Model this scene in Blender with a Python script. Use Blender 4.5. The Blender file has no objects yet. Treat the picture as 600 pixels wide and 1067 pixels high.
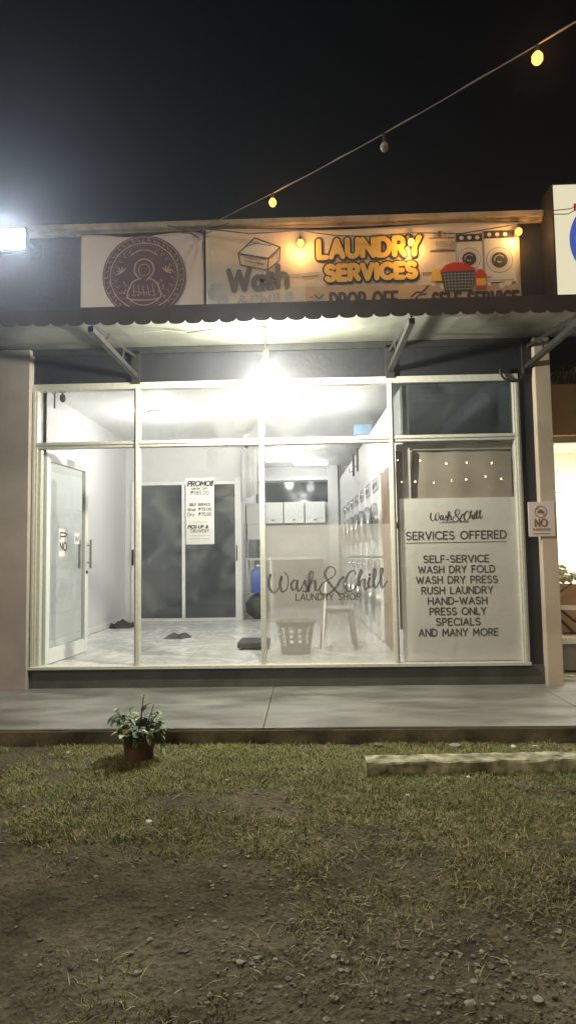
import bpy, bmesh, math, random
import numpy as np
from mathutils import Vector, Matrix

random.seed(7); rng = np.random.default_rng(7)
C = bpy.context.scene.collection
SC = bpy.context.scene
R = math.radians

# ------------------------------------------------------------------ camera
YAW, PITCH, ROLL, FPX = -0.029889, 0.070044, -0.015005, 663.24
_f = Vector((math.sin(YAW)*math.cos(PITCH), math.cos(YAW)*math.cos(PITCH), math.sin(PITCH)))
_r = Vector((math.cos(YAW), -math.sin(YAW), 0)); _u = _r.cross(_f)
_r2 = math.cos(ROLL)*_r + math.sin(ROLL)*_u; _u2 = -math.sin(ROLL)*_r + math.cos(ROLL)*_u
cam = bpy.data.cameras.new('camera'); camo = bpy.data.objects.new('camera', cam); C.objects.link(camo)
camo.matrix_world = Matrix(((_r2.x,_u2.x,-_f.x,0),(_r2.y,_u2.y,-_f.y,-5.9978),(_r2.z,_u2.z,-_f.z,1.3036),(0,0,0,1)))
cam.sensor_fit = 'HORIZONTAL'; cam.sensor_width = 36; cam.lens = 36*FPX/600
cam.clip_start = .05; cam.clip_end = 600
SC.camera = camo

# ------------------------------------------------------------------ world, sun, exposure
W = bpy.data.worlds.new('World'); SC.world = W; W.use_nodes = True
wn = W.node_tree; bg = wn.nodes['Background']
sky = wn.nodes.new('ShaderNodeTexSky'); sky.sky_type = 'NISHITA'; sky.sun_disc = False
sky.sun_elevation = R(30); sky.sun_rotation = R(200)
hsw = wn.nodes.new('ShaderNodeHueSaturation'); hsw.inputs['Saturation'].default_value = .35
wn.links.new(sky.outputs[0], hsw.inputs['Color']); wn.links.new(hsw.outputs[0], bg.inputs[0]); bg.inputs[1].default_value = .0007
sun = bpy.data.lights.new('street_glow', 'SUN'); sun.energy = .80; sun.angle = R(25); sun.color = (1, .84, .62)
suno = bpy.data.objects.new('street_glow', sun); C.objects.link(suno)
suno.rotation_euler = Vector((.32, .72, -.62)).to_track_quat('-Z', 'Y').to_euler()
SC.view_settings.view_transform = 'Standard'; SC.view_settings.look = 'None'
SC.view_settings.exposure = 0; SC.view_settings.gamma = 1; SC.view_settings.use_curve_mapping = False
SC.cycles.max_bounces = 8; SC.cycles.transparent_max_bounces = 16
SC.cycles.caustics_reflective = False; SC.cycles.caustics_refractive = False
SC.cycles.sample_clamp_indirect = 4

def lamp(name, kind, loc, power, col=(1,1,1), radius=.05, aim=None, parent=None, **kw):
    l = bpy.data.lights.new(name, kind); l.energy = power; l.color = col
    if kind in ('POINT', 'SPOT'): l.shadow_soft_size = radius
    for k, v in kw.items(): setattr(l, k, v)
    o = bpy.data.objects.new(name, l); C.objects.link(o); o.location = loc
    if aim: o.rotation_euler = (Vector(aim)-Vector(loc)).to_track_quat('-Z', 'Y').to_euler()
    if parent:
        o.parent = parent; o.matrix_parent_inverse = Matrix.Translation(-Vector(parent.location))
    return o

# ------------------------------------------------------------------ materials
M = {}
def mat(name, col, rough=.6, metal=0, bump=0, bscale=40, var=0, vscale=4, vcol=None, spec=.5, trans=0, detail=6):
    m = bpy.data.materials.new(name); m.use_nodes = True; n = m.node_tree; b = n.nodes['Principled BSDF']
    b.inputs['Roughness'].default_value = rough; b.inputs['Metallic'].default_value = metal
    b.inputs['Specular IOR Level'].default_value = spec
    b.inputs['Base Color'].default_value = (*col, 1)
    tc = n.nodes.new('ShaderNodeTexCoord')
    if var or vcol:
        t = n.nodes.new('ShaderNodeTexNoise'); t.inputs['Scale'].default_value = vscale; t.inputs['Detail'].default_value = detail
        n.links.new(tc.outputs['Object'], t.inputs['Vector'])
        rp = n.nodes.new('ShaderNodeValToRGB'); rp.color_ramp.elements[0].position = .35; rp.color_ramp.elements[1].position = .68
        c2 = vcol or tuple(max(0, c*(1-var)) for c in col)
        rp.color_ramp.elements[0].color = (*c2, 1); rp.color_ramp.elements[1].color = (*col, 1)
        n.links.new(t.outputs['Fac'], rp.inputs[0]); n.links.new(rp.outputs[0], b.inputs['Base Color'])
        mr = n.nodes.new('ShaderNodeMapRange'); mr.inputs[3].default_value = min(1, rough*1.2); mr.inputs[4].default_value = rough*.8
        n.links.new(t.outputs['Fac'], mr.inputs[0]); n.links.new(mr.outputs[0], b.inputs['Roughness'])
    if bump:
        t2 = n.nodes.new('ShaderNodeTexNoise'); t2.inputs['Scale'].default_value = bscale; t2.inputs['Detail'].default_value = 5
        n.links.new(tc.outputs['Object'], t2.inputs['Vector'])
        bp = n.nodes.new('ShaderNodeBump'); bp.inputs['Strength'].default_value = bump; bp.inputs['Distance'].default_value = .02
        n.links.new(t2.outputs['Fac'], bp.inputs['Height']); n.links.new(bp.outputs[0], b.inputs['Normal'])
    M[name] = m; return m
def emit(name, col, s):
    m = bpy.data.materials.new(name); m.use_nodes = True; n = m.node_tree; n.nodes.clear()
    e = n.nodes.new('ShaderNodeEmission'); e.inputs[0].default_value = (*col, 1); e.inputs[1].default_value = s
    o = n.nodes.new('ShaderNodeOutputMaterial'); n.links.new(e.outputs[0], o.inputs[0]); M[name] = m; return m
def thin_glass(name, tint=(1,1,1), rough=.0, refl=1.0):
    m = bpy.data.materials.new(name); m.use_nodes = True; n = m.node_tree; n.nodes.clear()
    tr = n.nodes.new('ShaderNodeBsdfTransparent'); tr.inputs[0].default_value = (*tint, 1)
    gl = n.nodes.new('ShaderNodeBsdfGlossy'); gl.inputs['Roughness'].default_value = rough
    lw = n.nodes.new('ShaderNodeFresnel'); ge = n.nodes.new('ShaderNodeNewGeometry'); mi = n.nodes.new('ShaderNodeMapRange'); mi.inputs[3].default_value = 1.45; mi.inputs[4].default_value = 1/1.45
    n.links.new(ge.outputs['Backfacing'], mi.inputs[0]); n.links.new(mi.outputs[0], lw.inputs[0])
    mu = n.nodes.new('ShaderNodeMath'); mu.operation = 'MULTIPLY'; mu.inputs[1].default_value = refl
    mx = n.nodes.new('ShaderNodeMixShader'); o = n.nodes.new('ShaderNodeOutputMaterial')
    n.links.new(lw.outputs[0], mu.inputs[0]); n.links.new(mu.outputs[0], mx.inputs[0])
    n.links.new(tr.outputs[0], mx.inputs[1]); n.links.new(gl.outputs[0], mx.inputs[2])
    df = n.nodes.new('ShaderNodeBsdfDiffuse'); df.inputs[0].default_value = (.75,.76,.73,1); tl = n.nodes.new('ShaderNodeBsdfTranslucent'); tl.inputs[0].default_value = (.75,.76,.73,1); md = n.nodes.new('ShaderNodeMixShader')
    tc = n.nodes.new('ShaderNodeTexCoord'); nz = n.nodes.new('ShaderNodeTexNoise'); nz.inputs['Scale'].default_value = 2.6; nz.inputs['Detail'].default_value = 8; nz.inputs['Distortion'].default_value = 1.5
    mr = n.nodes.new('ShaderNodeMapRange'); mr.inputs[1].default_value = .42; mr.inputs[2].default_value = .75; mr.inputs[3].default_value = .012; mr.inputs[4].default_value = .085
    mf = n.nodes.new('ShaderNodeMixShader'); n.links.new(tc.outputs['Object'], nz.inputs['Vector']); n.links.new(nz.outputs['Fac'], mr.inputs[0]); n.links.new(df.outputs[0], md.inputs[1]); n.links.new(tl.outputs[0], md.inputs[2])
    n.links.new(mr.outputs[0], mf.inputs[0]); n.links.new(mx.outputs[0], mf.inputs[1]); n.links.new(md.outputs[0], mf.inputs[2]); n.links.new(mf.outputs[0], o.inputs[0])
    M[name] = m; return m
def film(name, col, clear, trans=.5):
    m = bpy.data.materials.new(name); m.use_nodes = True; n = m.node_tree; n.nodes.clear()
    tr = n.nodes.new('ShaderNodeBsdfTransparent')
    df = n.nodes.new('ShaderNodeBsdfDiffuse'); df.inputs[0].default_value = (*col, 1)
    tl = n.nodes.new('ShaderNodeBsdfTranslucent'); tl.inputs[0].default_value = (*col, 1)
    m1 = n.nodes.new('ShaderNodeMixShader'); m1.inputs[0].default_value = trans
    m2 = n.nodes.new('ShaderNodeMixShader'); o = n.nodes.new('ShaderNodeOutputMaterial')
    tc = n.nodes.new('ShaderNodeTexCoord'); t = n.nodes.new('ShaderNodeTexNoise'); t.inputs['Scale'].default_value = 3
    mr = n.nodes.new('ShaderNodeMapRange'); mr.inputs[1].default_value = .3; mr.inputs[2].default_value = .7
    mr.inputs[3].default_value = max(0, clear-.06); mr.inputs[4].default_value = clear+.03
    n.links.new(tc.outputs['Object'], t.inputs['Vector']); n.links.new(t.outputs['Fac'], mr.inputs[0]); n.links.new(mr.outputs[0], m2.inputs[0])
    n.links.new(df.outputs[0], m1.inputs[1]); n.links.new(tl.outputs[0], m1.inputs[2])
    n.links.new(m1.outputs[0], m2.inputs[1]); n.links.new(tr.outputs[0], m2.inputs[2]); n.links.new(m2.outputs[0], o.inputs[0])
    M[name] = m; return m

mat('dark_paint', (.024,.024,.030), .55, bump=.15, bscale=30, var=.3, vscale=3)
mat('base_paint', (.10,.098,.088), .6, bump=.2, bscale=40, var=.3, vscale=5)
mat('pillar_paint', (.47,.415,.385), .75, bump=.06, bscale=25, var=.2, vscale=2.5)
mat('pillar_tan', (.64,.52,.41), .75, bump=.06, bscale=25, var=.18, vscale=3)
mat('shaded_riser', (.24,.20,.13), .95, bump=.8, bscale=18, vcol=(.06,.05,.032), vscale=4)  # brown mottle, with the shade on this step face put into its colour
mat('coping', (.60,.50,.36), .7, bump=.3, bscale=20, var=.5, vscale=4)
mat('orange_paint', (.85,.56,.30), .75, bump=.15, bscale=20, var=.12, vscale=3)
mat('rough_plaster', (.52,.45,.36), .9, bump=.8, bscale=14, vcol=(.20,.17,.14), vscale=9)
mat('aluminium', (.70,.69,.61), .35, .15, var=.12, vscale=30)
mat('int_wall', (.68,.68,.68), .6, bump=.05, bscale=60, var=.05, vscale=1.2)
mat('int_ceiling', (.86,.87,.86), .7, var=.06, vscale=1)
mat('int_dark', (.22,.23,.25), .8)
mat('white_plastic', (.78,.79,.77), .35)
mat('white_enamel', (.75,.76,.75), .25)
mat('dark_door_glass', (.035,.042,.05), .08, spec=.6)
mat('steel', (.60,.60,.60), .25, .9)
mat('dark_steel', (.032,.03,.028), .65, .1, var=.4, vscale=12)
mat('soffit', (.24,.245,.21), .55, bump=.1, bscale=8, var=.4, vscale=2.2)
mat('fascia', (.085,.066,.062), .6, bump=.1, bscale=30, var=.3, vscale=5)
mat('black_rubber', (.02,.02,.022), .55)
mat('cloth_dark', (.05,.046,.045), .9, bump=.5, bscale=60)
mat('paper', (.80,.80,.78), .7, var=.05, vscale=12)
mat('ink', (.035,.035,.04), .6)
mat('grey_ink', (.11,.11,.12), .6)
mat('pale_ink', (.42,.43,.45), .6)
mat('decal_ink', (.075,.068,.055), .6)
mat('vinyl_white', (.80,.69,.65), .5, bump=.12, bscale=6, var=.12, vscale=2)
mat('seal_brown', (.115,.038,.045), .55, var=.3, vscale=20)
mat('seal_line', (.50,.35,.30), .55)
mat('gold', (.85,.50,.06), .5, vcol=(.90,.62,.16), vscale=7)
mat('gold_outline', (.05,.03,.02), .5)
mat('print_red', (.62,.05,.04), .5); mat('print_yellow', (.85,.55,.10), .5)
mat('print_tan', (.62,.45,.29), .5, vcol=(.50,.36,.24), vscale=6); mat('print_brown', (.22,.12,.07), .5); mat('print_grey', (.36,.37,.38), .5); mat('print_dark', (.06,.06,.065), .5); mat('print_light', (.74,.73,.70), .5)
mat('print_blue', (.33,.42,.50), .5, vcol=(.55,.58,.60), vscale=12)
mat('blue_plastic', (.04,.10,.42), .4); mat('ac_blue', (.22,.36,.52), .4)
mat('brown_panel', (.30,.165,.095), .5, bump=.2, bscale=20, var=.3, vscale=6)
mat('terracotta', (.19,.09,.062), .8, bump=.3, bscale=40, var=.35, vscale=14)
mat('soil', (.04,.03,.022), 1, bump=.8, bscale=60)
mat('leaf', (.18,.25,.14), .5, var=.45, vscale=25); mat('leaf_pale', (.60,.60,.42), .5, vcol=(.20,.27,.10), vscale=45)
mat('stem', (.07,.06,.03), .7)
mat('beam_top', (.58,.55,.38), .9, bump=.8, bscale=25, vcol=(.12,.11,.06), vscale=11)
mat('stone', (.20,.18,.15), .9, bump=.6, bscale=50, var=.5, vscale=20)
mat('stone_pale', (.36,.33,.26), .9, bump=.4, bscale=60, var=.3, vscale=30)
mat('gravel', (.30,.26,.18), .95, vcol=(.06,.05,.032), vscale=26, bump=.5, bscale=80)
mat('gravel_light', (.40,.36,.27), .95, vcol=(.20,.17,.11), vscale=30, bump=.5, bscale=80)
mat('litter', (.68,.68,.66), .7, bump=.5, bscale=50)
mat('cardboard', (.42,.26,.14), .8, bump=.1, bscale=30, var=.15)
mat('cream', (.80,.78,.68), .6); mat('petal', (.80,.76,.62), .7, vcol=(.25,.28,.14), vscale=40)
mat('basket_plastic', (.20,.19,.175), .45)
mat('stool_plastic', (.20,.20,.18), .45)
mat('blind', (.42,.36,.30), .8, var=.15, vscale=4); mat('curtain', (.50,.46,.40), .85)
mat('cable', (.12,.11,.10), .6); mat('cable_light', (.24,.21,.18), .6)
mat('unlit_glass', (.40,.34,.28), .15)
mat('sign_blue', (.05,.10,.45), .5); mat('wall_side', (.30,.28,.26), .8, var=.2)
emit('bulb_warm', (1,.38,.06), 5); emit('bulb_far', (1,.70,.34), 70)
emit('led_white', (.94,1,.95), 60); emit('led_flood', (.80,.90,1), 90); emit('led_room', (.98,1,.98), 40); emit('tube', (1,1,.97), 5)
emit('lightbox', (1,.90,.62), .80); emit('lightbox_blue', (.10,.18,.70), .55); emit('lightbox_red', (.8,.06,.05), .6)
thin_glass('glass'); thin_glass('door_glass', (.94,.96,.95), .0, 1.0); thin_glass('dark_glass', (.30,.34,.36), .02, 1.3)
film('tint', (.17,.19,.20), .5, .4)
thin_glass('smoky_glass', (.60,.62,.62), .02, 1.2)
film('frost', (.84,.80,.70), .68, .5); film('poster_film', (.95,.93,.89), .0, .22); film('paper_film', (.86,.86,.85), .0, .5); film('decal_film', (.09,.085,.07), .25, .3)

def tinted():
    m = bpy.data.materials.new('tinted_glass'); m.use_nodes = True; n = m.node_tree; b = n.nodes['Principled BSDF']; o = n.nodes['Material Output']; M['tinted_glass'] = m
    b.inputs['Base Color'].default_value = (.075,.083,.09,1); b.inputs['Roughness'].default_value = .10; tc = n.nodes.new('ShaderNodeTexCoord'); mp = n.nodes.new('ShaderNodeMapping'); mp.inputs['Scale'].default_value = (2.2,1,.9); nz = n.nodes.new('ShaderNodeTexNoise'); nz.inputs['Scale'].default_value = 1.8; nz.inputs['Detail'].default_value = 7; nz.inputs['Distortion'].default_value = 1
    rp = n.nodes.new('ShaderNodeValToRGB'); e = rp.color_ramp.elements; e[0].position = .36; e[0].color = (.085,.094,.105,1); e[1].position = .8; e[1].color = (.108,.117,.125,1)
    n.links.new(tc.outputs['Object'], mp.inputs[0]); n.links.new(mp.outputs[0], nz.inputs['Vector']); n.links.new(nz.outputs['Fac'], rp.inputs[0]); n.links.new(rp.outputs[0], b.inputs['Base Color'])
    b.inputs['Coat Weight'].default_value = 1; b.inputs['Coat Roughness'].default_value = .02
    tr = n.nodes.new('ShaderNodeBsdfTransparent'); tr.inputs[0].default_value = (.6,.64,.66,1); mx = n.nodes.new('ShaderNodeMixShader'); mx.inputs[0].default_value = .6
    n.links.new(tr.outputs[0], mx.inputs[1]); n.links.new(b.outputs[0], mx.inputs[2]); n.links.new(mx.outputs[0], o.inputs[0])
tinted()
# marble tiles
m = bpy.data.materials.new('marble_tile'); m.use_nodes = True; n = m.node_tree; b = n.nodes['Principled BSDF']; M['marble_tile'] = m
tc = n.nodes.new('ShaderNodeTexCoord'); nz = n.nodes.new('ShaderNodeTexNoise'); nz.inputs['Scale'].default_value = 1.6; nz.inputs['Detail'].default_value = 9; nz.inputs['Distortion'].default_value = 2.4
rp = n.nodes.new('ShaderNodeValToRGB'); e = rp.color_ramp.elements; e[0].position = .40; e[0].color = (.78,.77,.74,1); e[1].position = .62; e[1].color = (.79,.78,.75,1)
x = rp.color_ramp.elements.new(.5); x.color = (.55,.54,.52,1)
br = n.nodes.new('ShaderNodeTexBrick'); br.offset = 0; br.inputs['Scale'].default_value = 1; br.inputs['Brick Width'].default_value = .6; br.inputs['Row Height'].default_value = .6; br.inputs['Mortar Size'].default_value = .004
br.inputs['Mortar'].default_value = (.45,.44,.42,1)
n.links.new(tc.outputs['Object'], nz.inputs['Vector']); n.links.new(nz.outputs['Fac'], rp.inputs[0]); n.links.new(tc.outputs['Object'], br.inputs['Vector'])
n.links.new(rp.outputs[0], br.inputs['Color1']); n.links.new(rp.outputs[0], br.inputs['Color2']); n.links.new(br.outputs[0], b.inputs['Base Color'])
b.inputs['Roughness'].default_value = .22

# polished concrete of the porch, worn and stained
m = bpy.data.materials.new('porch_concrete'); m.use_nodes = True; n = m.node_tree; b = n.nodes['Principled BSDF']; M['porch_concrete'] = m
tc = n.nodes.new('ShaderNodeTexCoord'); mp = n.nodes.new('ShaderNodeMapping'); mp.inputs['Scale'].default_value = (.8,2.2,1)
a = n.nodes.new('ShaderNodeTexNoise'); a.inputs['Scale'].default_value = 1.7; a.inputs['Detail'].default_value = 10; a.inputs['Distortion'].default_value = .6
rp = n.nodes.new('ShaderNodeValToRGB'); e = rp.color_ramp.elements; e[0].position = .34; e[0].color = (.115,.112,.10,1); e[1].position = .64; e[1].color = (.255,.25,.23,1)
mr = n.nodes.new('ShaderNodeMapRange'); mr.inputs[3].default_value = .22; mr.inputs[4].default_value = .48
bt = n.nodes.new('ShaderNodeTexNoise'); bt.inputs['Scale'].default_value = 55; bt.inputs['Detail'].default_value = 5
bp = n.nodes.new('ShaderNodeBump'); bp.inputs['Strength'].default_value = .12; bp.inputs['Distance'].default_value = .01
n.links.new(tc.outputs['Object'], mp.inputs[0]); n.links.new(mp.outputs[0], a.inputs['Vector']); n.links.new(a.outputs['Fac'], rp.inputs[0]); n.links.new(rp.outputs[0], b.inputs['Base Color'])
n.links.new(a.outputs['Fac'], mr.inputs[0]); n.links.new(mr.outputs[0], b.inputs['Roughness'])
n.links.new(tc.outputs['Object'], bt.inputs['Vector']); n.links.new(bt.outputs['Fac'], bp.inputs['Height']); n.links.new(bp.outputs[0], b.inputs['Normal'])

# bare earth with worn turf
m = bpy.data.materials.new('earth'); m.use_nodes = True; n = m.node_tree; b = n.nodes['Principled BSDF']; M['earth'] = m
tc = n.nodes.new('ShaderNodeTexCoord'); a = n.nodes.new('ShaderNodeTexNoise'); a.inputs['Scale'].default_value = 2.2; a.inputs['Detail'].default_value = 12; a.inputs['Roughness'].default_value = .65
rp = n.nodes.new('ShaderNodeValToRGB'); e = rp.color_ramp.elements; e[0].position = .3; e[0].color = (.052,.042,.022,1); e[1].position = .7; e[1].color = (.17,.138,.076,1)
c = n.nodes.new('ShaderNodeTexNoise'); c.inputs['Scale'].default_value = 45; c.inputs['Detail'].default_value = 8
mx = n.nodes.new('ShaderNodeMix'); mx.data_type = 'RGBA'; mx.blend_type = 'OVERLAY'; mx.inputs[0].default_value = .8
bp = n.nodes.new('ShaderNodeBump'); bp.inputs['Strength'].default_value = 1; bp.inputs['Distance'].default_value = .02
n.links.new(tc.outputs['Object'], a.inputs['Vector']); n.links.new(tc.outputs['Object'], c.inputs['Vector']); n.links.new(a.outputs['Fac'], rp.inputs[0])
n.links.new(rp.outputs[0], mx.inputs[6]); n.links.new(c.outputs['Fac'], mx.inputs[7]); n.links.new(c.outputs['Fac'], bp.inputs['Height'])
hs = n.nodes.new('ShaderNodeHueSaturation'); hs.inputs['Saturation'].default_value = .85
n.links.new(mx.outputs[2], hs.inputs['Color']); n.links.new(hs.outputs[0], b.inputs['Base Color']); n.links.new(bp.outputs[0], b.inputs['Normal']); b.inputs['Roughness'].default_value = .95; b.inputs['Specular IOR Level'].default_value = .2

# grass blades: colour varies blade by blade
m = bpy.data.materials.new('grass_blade'); m.use_nodes = True; n = m.node_tree; b = n.nodes['Principled BSDF']; M['grass_blade'] = m
at = n.nodes.new('ShaderNodeAttribute'); at.attribute_name = 'tone'
rp = n.nodes.new('ShaderNodeValToRGB'); e = rp.color_ramp.elements; e[0].color = (.10,.155,.03,1); e[1].color = (.46,.38,.21,1)
x = rp.color_ramp.elements.new(.45); x.color = (.20,.23,.06,1); x = rp.color_ramp.elements.new(.72); x.color = (.33,.28,.13,1)
n.links.new(at.outputs['Fac'], rp.inputs[0]); n.links.new(rp.outputs[0], b.inputs['Base Color']); b.inputs['Roughness'].default_value = .7

# banner print ground: pale-to-grey gradient, warm bulb light put into its colour
m = bpy.data.materials.new('banner_print'); m.use_nodes = True; n = m.node_tree; b = n.nodes['Principled BSDF']; M['banner_print'] = m
tc = n.nodes.new('ShaderNodeTexCoord'); sx = n.nodes.new('ShaderNodeSeparateXYZ'); nz = n.nodes.new('ShaderNodeTexNoise'); nz.inputs['Scale'].default_value = 3.5; nz.inputs['Detail'].default_value = 6
ad = n.nodes.new('ShaderNodeMath'); ad.operation = 'MULTIPLY_ADD'; ad.inputs[1].default_value = .55
rp = n.nodes.new('ShaderNodeValToRGB'); e = rp.color_ramp.elements; e[0].position = .35; e[0].color = (.76,.69,.62,1); e[1].position = .95; e[1].color = (.82,.68,.53,1)
x = rp.color_ramp.elements.new(.62); x.color = (.55,.53,.50,1)
n.links.new(tc.outputs['Object'], sx.inputs[0]); n.links.new(tc.outputs['Object'], nz.inputs['Vector']); n.links.new(nz.outputs['Fac'], ad.inputs[0]); n.links.new(sx.outputs['Z'], ad.inputs[2])
n.links.new(ad.outputs[0], rp.inputs[0]); n.links.new(rp.outputs[0], b.inputs['Base Color']); b.inputs['Roughness'].default_value = .45
bt = n.nodes.new('ShaderNodeTexNoise'); bt.inputs['Scale'].default_value = 5; bp = n.nodes.new('ShaderNodeBump'); bp.inputs['Strength'].default_value = .25; bp.inputs['Distance'].default_value = .05
n.links.new(tc.outputs['Object'], bt.inputs['Vector']); n.links.new(bt.outputs['Fac'], bp.inputs['Height']); n.links.new(bp.outputs[0], b.inputs['Normal'])

# ------------------------------------------------------------------ builders
class MB:
    def __init__(s): s.v = []; s.f = []; s.m = []
    def add(s, v, f, m=0):
        o = len(s.v); s.v += [tuple(p) for p in v]; s.f += [tuple(i+o for i in q) for q in f]; s.m += [m]*len(f); return s
    def box(s, x0, x1, y0, y1, z0, z1, m=0, rz=0, rx=0, ry=0):
        v = [Vector((x,y,z)) for x in (x0,x1) for y in (y0,y1) for z in (z0,z1)]
        if rz or rx or ry:
            c = Vector(((x0+x1)/2,(y0+y1)/2,(z0+z1)/2)); rt = Matrix.Rotation(rz,3,'Z') @ Matrix.Rotation(ry,3,'Y') @ Matrix.Rotation(rx,3,'X')
            v = [c + rt @ (p-c) for p in v]
        return s.add(v, [(0,1,3,2),(4,6,7,5),(0,4,5,1),(2,3,7,6),(0,2,6,4),(1,5,7,3)], m)
    def tube(s, pts, r, n=8, m=0, caps=True):
        pts = [Vector(p) for p in pts]; rs = r if isinstance(r, (list, tuple)) else [r]*len(pts)
        up = None; v = []
        for i, p in enumerate(pts):
            d = (pts[min(i+1,len(pts)-1)]-pts[max(i-1,0)]).normalized()
            if up is None: up = Vector((0,0,1)) if abs(d.z) < .9 else Vector((1,0,0))
            a = d.cross(up).normalized(); bb = a.cross(d).normalized(); up = bb
            for k in range(n):
                t = 2*math.pi*k/n; v.append(p + a*math.cos(t)*rs[i] + bb*math.sin(t)*rs[i])
        f = [(i*n+k, i*n+(k+1)%n, (i+1)*n+(k+1)%n, (i+1)*n+k) for i in range(len(pts)-1) for k in range(n)]
        if caps: f += [tuple(range(n))[::-1], tuple((len(pts)-1)*n+k for k in range(n))]
        return s.add(v, f, m)
    def lathe(s, c, prof, n=20, m=0, axis='Z', capb=True, capt=True):
        v = []
        for r, h in prof:
            for k in range(n):
                t = 2*math.pi*k/n; a, bb = r*math.cos(t), r*math.sin(t)
                v.append((c[0]+a, c[1]+bb, c[2]+h) if axis == 'Z' else ((c[0]+a, c[1]+h, c[2]+bb) if axis == 'Y' else (c[0]+h, c[1]+a, c[2]+bb)))
        f = [(i*n+k, i*n+(k+1)%n, (i+1)*n+(k+1)%n, (i+1)*n+k) for i in range(len(prof)-1) for k in range(n)]
        if capb: f.append(tuple(range(n))[::-1])
        if capt: f.append(tuple((len(prof)-1)*n+k for k in range(n)))
        return s.add(v, f, m)
    def ball(s, c, r, n=12, m=0, sc=(1,1,1)):
        k = n//2; v = [(c[0], c[1], c[2]-r*sc[2])]; 
        for i in range(1, k):
            t = math.pi*i/k - math.pi/2
            for j in range(n):
                q = 2*math.pi*j/n; v.append((c[0]+r*math.cos(t)*math.cos(q)*sc[0], c[1]+r*math.cos(t)*math.sin(q)*sc[1], c[2]+r*math.sin(t)*sc[2]))
        v.append((c[0], c[1], c[2]+r*sc[2])); f = [(0, 1+(j+1)%n, 1+j) for j in range(n)]
        for i in range(k-2): f += [(1+i*n+j, 1+i*n+(j+1)%n, 1+(i+1)*n+(j+1)%n, 1+(i+1)*n+j) for j in range(n)]
        L = len(v)-1; f += [(L, 1+(k-2)*n+j, 1+(k-2)*n+(j+1)%n) for j in range(n)]
        return s.add(v, f, m)
    def poly(s, pts, y, m=0):                               # flat shape facing the street, pts in x,z
        return s.add([(p[0], y, p[1]) for p in pts], [tuple(range(len(pts)))], m)
    def ell(s, cx, cz, rx, rz, y, m=0, n=28): return s.poly([(cx+rx*math.cos(2*math.pi*k/n), cz+rz*math.sin(2*math.pi*k/n)) for k in range(n)], y, m)
    def ring(s, cx, cz, r0, r1, y, m=0, n=40, a0=0, a1=2*math.pi):
        v = []; 
        for k in range(n+1):
            t = a0+(a1-a0)*k/n; v += [(cx+r0*math.cos(t), y, cz+r0*math.sin(t)), (cx+r1*math.cos(t), y, cz+r1*math.sin(t))]
        return s.add(v, [(2*k, 2*k+1, 2*k+3, 2*k+2) for k in range(n)], m)
    def stroke(s, pts, w, y, m=0, cap=True):                # ribbon with round ends; each step its own hair further out
        ws = w if isinstance(w, (list, tuple)) else [w]*len(pts)
        p = [Vector((a, b)) for a, b in pts]; v = []; n = len(p)
        for i in range(1, n-1):                             # sharp corners end one ribbon and begin the next
            a_, b_ = p[i]-p[i-1], p[i+1]-p[i]
            if a_.length > 1e-9 and b_.length > 1e-9 and a_.normalized().dot(b_.normalized()) < .55:
                s.stroke(pts[:i+1], ws[:i+1], y, m, cap); return s.stroke(pts[i:], ws[i:], y-.00003, m, cap)
        for i in range(n):
            d = p[min(i+1,n-1)]-p[max(i-1,0)]; d = d.normalized() if d.length > 1e-9 else Vector((1,0)); nn = Vector((-d.y, d.x))
            h = ws[i]/2
            if 0 < i < n-1:
                c = (p[i]-p[i-1]).normalized().dot(d); h /= max(.75, c)
            v += [(p[i].x+nn.x*h, y, p[i].y+nn.y*h), (p[i].x-nn.x*h, y, p[i].y-nn.y*h)]
        s.add(v, [(2*i, 2*i+1, 2*i+3, 2*i+2) for i in range(n-1)], m)
        if cap:
            for i in (0, n-1): s.ell(p[i].x, p[i].y, ws[i]/2, ws[i]/2, y-.00025, m, 10)
        return s
    def build(s, name, mats, parent=None, bevel=0, smooth=False, loc=None):
        me = bpy.data.meshes.new(name); ox = Vector(loc) if loc is not None else Vector((0,0,0))
        me.from_pydata([tuple(Vector(p)-ox) for p in s.v], [], s.f)
        for mm in (mats if isinstance(mats, (list, tuple)) else [mats]): me.materials.append(M[mm])
        me.polygons.foreach_set('material_index', s.m)
        if smooth: me.polygons.foreach_set('use_smooth', [True]*len(me.polygons))
        me.update(); o = bpy.data.objects.new(name, me); C.objects.link(o); o.location = ox
        if parent:
            o.parent = parent; w = Vector((0,0,0)); q = parent
            while q: w += q.location; q = q.parent
            o.location = ox - w
        if bevel:
            bv = o.modifiers.new('edge', 'BEVEL'); bv.width = bevel; bv.segments = 2; bv.limit_method = 'ANGLE'
        if smooth:
            try: me.set_sharp_from_angle(angle=R(40))
            except Exception: pass
        return o
def tag(o, label=None, cat=None, group=None, kind=None):
    if label: o['label'] = label
    if cat: o['category'] = cat
    if group: o['group'] = group
    if kind: o['kind'] = kind
    return o
def thing(name, loc, label, cat, group=None):
    o = bpy.data.objects.new(name, None); C.objects.link(o); o.location = loc; o.empty_display_size = .1
    return tag(o, label, cat, group)
def copy_tree(o, parent=None):
    c = o.copy(); C.objects.link(c)
    if parent: c.parent = parent
    for ch in o.children: copy_tree(ch, c)
    return c

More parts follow.
